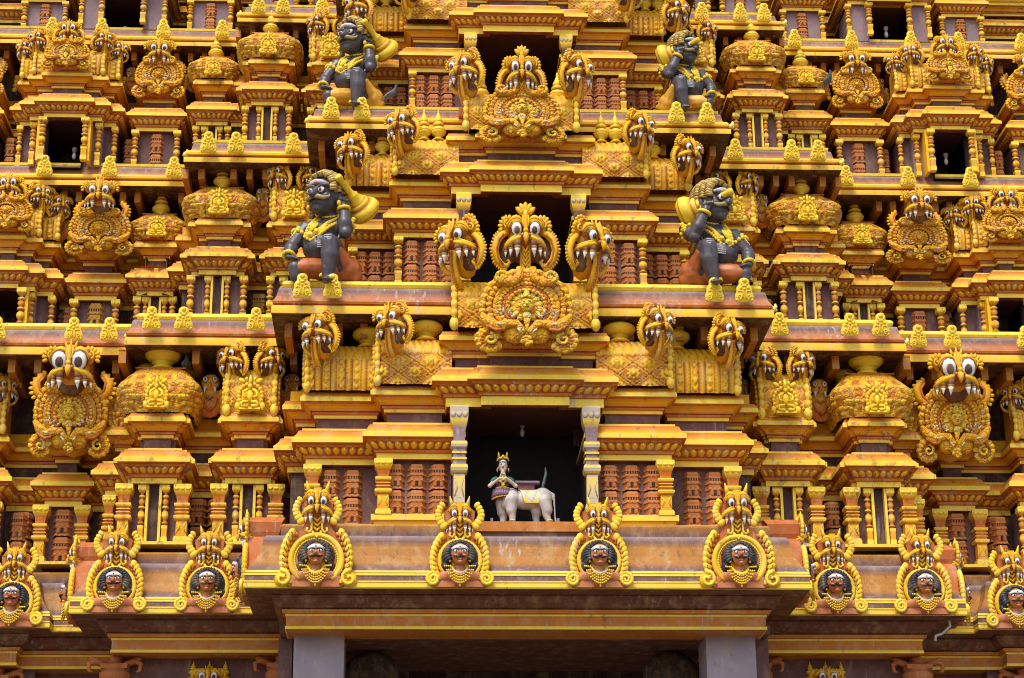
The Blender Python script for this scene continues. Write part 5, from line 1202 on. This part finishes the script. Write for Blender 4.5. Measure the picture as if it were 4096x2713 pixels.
# ---------------------------------------------------------------- portrait medallions on the great eave
MD = {True: medallion_meshes(True), False: medallion_meshes(False)}
def medallion(x, y, big, lab, rz=0):
    fr, b, f, h, g_ = MD[big]
    rt = root('portrait_medallion', lab, 'medallion', (x, y, 9.72), 'moustached portrait medallions on the great eave', rz)
    part('frame', fr, PAINT, rt); b = part('bust', b, PAINTS, rt, (0, -.02, 0), (0, 0, 0), 1.16); part('painted_face', f, STAT, b); part('hair', h, STAT, b); part('necklace', g_, GOLD, b)
    k = .78 if big else .68
    part('beast_head', hm('horn'), PAINT, rt, (0, .10, (1.32 if big else 1.13)), (R(9), 0, 0), (k*.86, k, k*1.04))
PAINTS = paint('skin_paint', bleach=.7, rough=.42, var=.05, bump=.1)
for x, y, big, lab in ((-4.49, -.02, True, 'large portrait medallion at the left end of the central great eave'), (4.47, -.02, True, 'large portrait medallion at the right end of the central great eave'),
                       (-1.47, -.02, False, 'smaller portrait medallion below the left column of the central doorway'), (1.48, -.02, False, 'smaller portrait medallion below the right column of the central doorway'),
                       (-6.99, 2.52, False, 'portrait medallion on the left side bay of the great eave, nearer the centre'), (-9.03, 2.52, False, 'portrait medallion at the outer end of the left side bay of the great eave'),
                       (7.02, 2.52, False, 'portrait medallion on the right side bay of the great eave, nearer the centre'), (9.06, 2.52, False, 'portrait medallion at the outer end of the right side bay of the great eave'),
                       (-11.54, 4.03, False, 'portrait medallion cut by the left edge of the picture'), (11.56, 4.03, False, 'portrait medallion cut by the right edge of the picture')):
    medallion(x, y, big, lab)
for sg in (-1, 1):
    medallion(sg*6.0, 1.25, False, 'sideways facing portrait medallion at the %s end of the central great eave' % side(sg), sg*R(90))
    medallion(sg*10.02, 3.5, False, 'sideways facing portrait medallion at the far %s end of the side bay eave' % side(sg), sg*R(90))
# ---------------------------------------------------------------- guardians and their clubs
for lab, loc, flip, pose, cl, sc in (('dark guardian in orange cloth on the first ledge at left, face uncovered', (-4.42, 1.12, 17.03), False, POSE_A, ORCL, 1.05), ('dark guardian in orange cloth on the first ledge at right, club across eyes', (4.34, 1.12, 17.03), True, POSE_B, ORCL, 1.03),
                                    ('dark guardian in yellow cloth on the second ledge at left', (-3.90, 2.15, 21.93), False, POSE_A, YECL, .93), ('dark guardian in yellow cloth on the second ledge at right', (4.0, 2.15, 21.95), True, POSE_B, YECL, .84)):
    me = guardian(loc, flip, pose, cl, lab, sc)
    o = part('gold_club', me, GOLD, None, loc); o['category'] = 'club'; o['group'] = 'gold clubs of the guardians'
    o['label'] = 'gold bell shaped club held by the '+('right' if flip else 'left')+' guardian in the '+('orange' if 'orange' in lab else 'yellow')+' cloth'
cow_woman((-.28, 1.25, 11.34), 1.07)
# ---------------------------------------------------------------- bulbs, pigeons, pipe, porch capitals
def bulb(px, py, Y, lab):
    p = un(px, py, Y); m = MB(); m.lathe([(.05, .12, Q_), (.07, .10, Q_), (.06, .02, (.3, .2, .2)), (.03, -.02, Q_), (.05, -.08, (.5, .48, .45)), (.055, -.14, (.5, .48, .45)), (.03, -.2, (.5, .48, .45))][::-1], n=10)
    solo('light_bulb', m, STAT, lab, 'light bulb', p, group='unlit bulbs hanging in the openings')
bulb(1207, 990, 2.3, 'unlit bulb hanging from the ceiling of the big central doorway')
bulb(172, 352, 5.6, 'unlit bulb in the doorway of the wide left shrine, third tier'); bulb(289, 72, 6.2, 'unlit bulb in the top tier doorway at left')
bulb(2186, 365, 5.6, 'unlit bulb in the doorway of the wide right shrine, third tier'); bulb(2048, 72, 6.2, 'unlit bulb in the top tier doorway at right')
p = un(905, 243, 1.75); pigeon((p.x, p.y-.2, p.z+.06), R(60), 'grey pigeon standing behind the yellow clothed guardian on the second ledge')
p = un(430, 852, 3.7); pigeon((p.x, p.y, p.z), R(10), 'grey pigeon standing beside the gold pots of the lowest left dome')
p = un(2135-220, 195, 4.6); pigeon((p.x, p.y, p.z), R(20), 'dark pigeon perched by the third tier dome at right')
m = MB(); a = un(2193, 1428, 3.05); b = un(2196, 1448, 3.1); c = un(2178, 1465, 3.2); d = un(2163, 1470, 3.25); m.tube([a, b, c, d, un(2162, 1482, 3.25)], .032, (.6, .55, .52), 7)
solo('drain_pipe', m, STAT, 'white bent drain pipe under the right side bay of the great eave', 'pipe')
def capital(sg, x, y, lab):
    m = MB(); c1, c2 = (.40, .12, .03), (.30, .08, .025)
    m.lathe([(.05, -.9, c1), (.18, -.75, c2), (.34, -.55, c1), (.36, -.42, c1), (.30, -.36, c2), (.33, -.33, c1), (.33, -.24, c1), (.22, -.20, c2), (.12, -.12, c1), (.16, -.05, c1), (.10, 0, c1)][::1], n=16)
    for q in (-1, 1):
        m.tube([(q*.2, 0, -.22), (q*.45, -.05, -.12), (q*.58, -.08, -.2), (q*.56, -.1, -.36), (q*.48, -.1, -.38)], [.09, .08, .06, .045, .02], c1, 7)
        m.blob((q*.5, -.05, -.08), (.09, .06, .06), c1)
    m.box(-.3, .3, -.28, .1, -.32, -.22, c1)
    solo('pendant_capital', m, CLAY, lab, 'capital', (sg*x, y, 9.04), group='terracotta pendant capitals under the beam')
for sg in (-1, 1): capital(sg, 9.12, 3.9, 'terracotta pot shaped pendant capital under the %s side bay beam' % side(sg)); capital(sg, 5.4, 3.8, 'terracotta pendant capital half hidden beside the %s grey pillar' % side(sg)); capital(sg, 12.0, 5.3, 'terracotta pendant capital at the far %s edge under the outer beam' % side(sg))
for sg in (-1, 1):
    rt = root('niche_crest', 'orange niche top with a beast head and three small spires under the %s beam' % side(sg), 'niche crest', (sg*7.03, 3.95, 8.1), 'niche tops in the base wall')
    part('beast_head', hm('small'), PAINT, rt, (0, 0, .05), (0, 0, 0), (.62, .6, .62))
    for q in (-1, 0, 1): part('finial', fin_c, PAINT, rt, (q*.36, .1, .50-.0*abs(q)), (0, 0, 0), (.10, .10, .36))
    m = MB(); m.tube([(-.75, .1, .0), (-.5, .05, .32), (-.3, .05, .42)], [.18, .14, .12], O_, 7); m.tube([(.75, .1, .0), (.5, .05, .32), (.3, .05, .42)], [.18, .14, .12], O_, 7); m.box(-.8, .8, .05, .3, -2, .1, O_); part('arch', m, PAINT, rt)
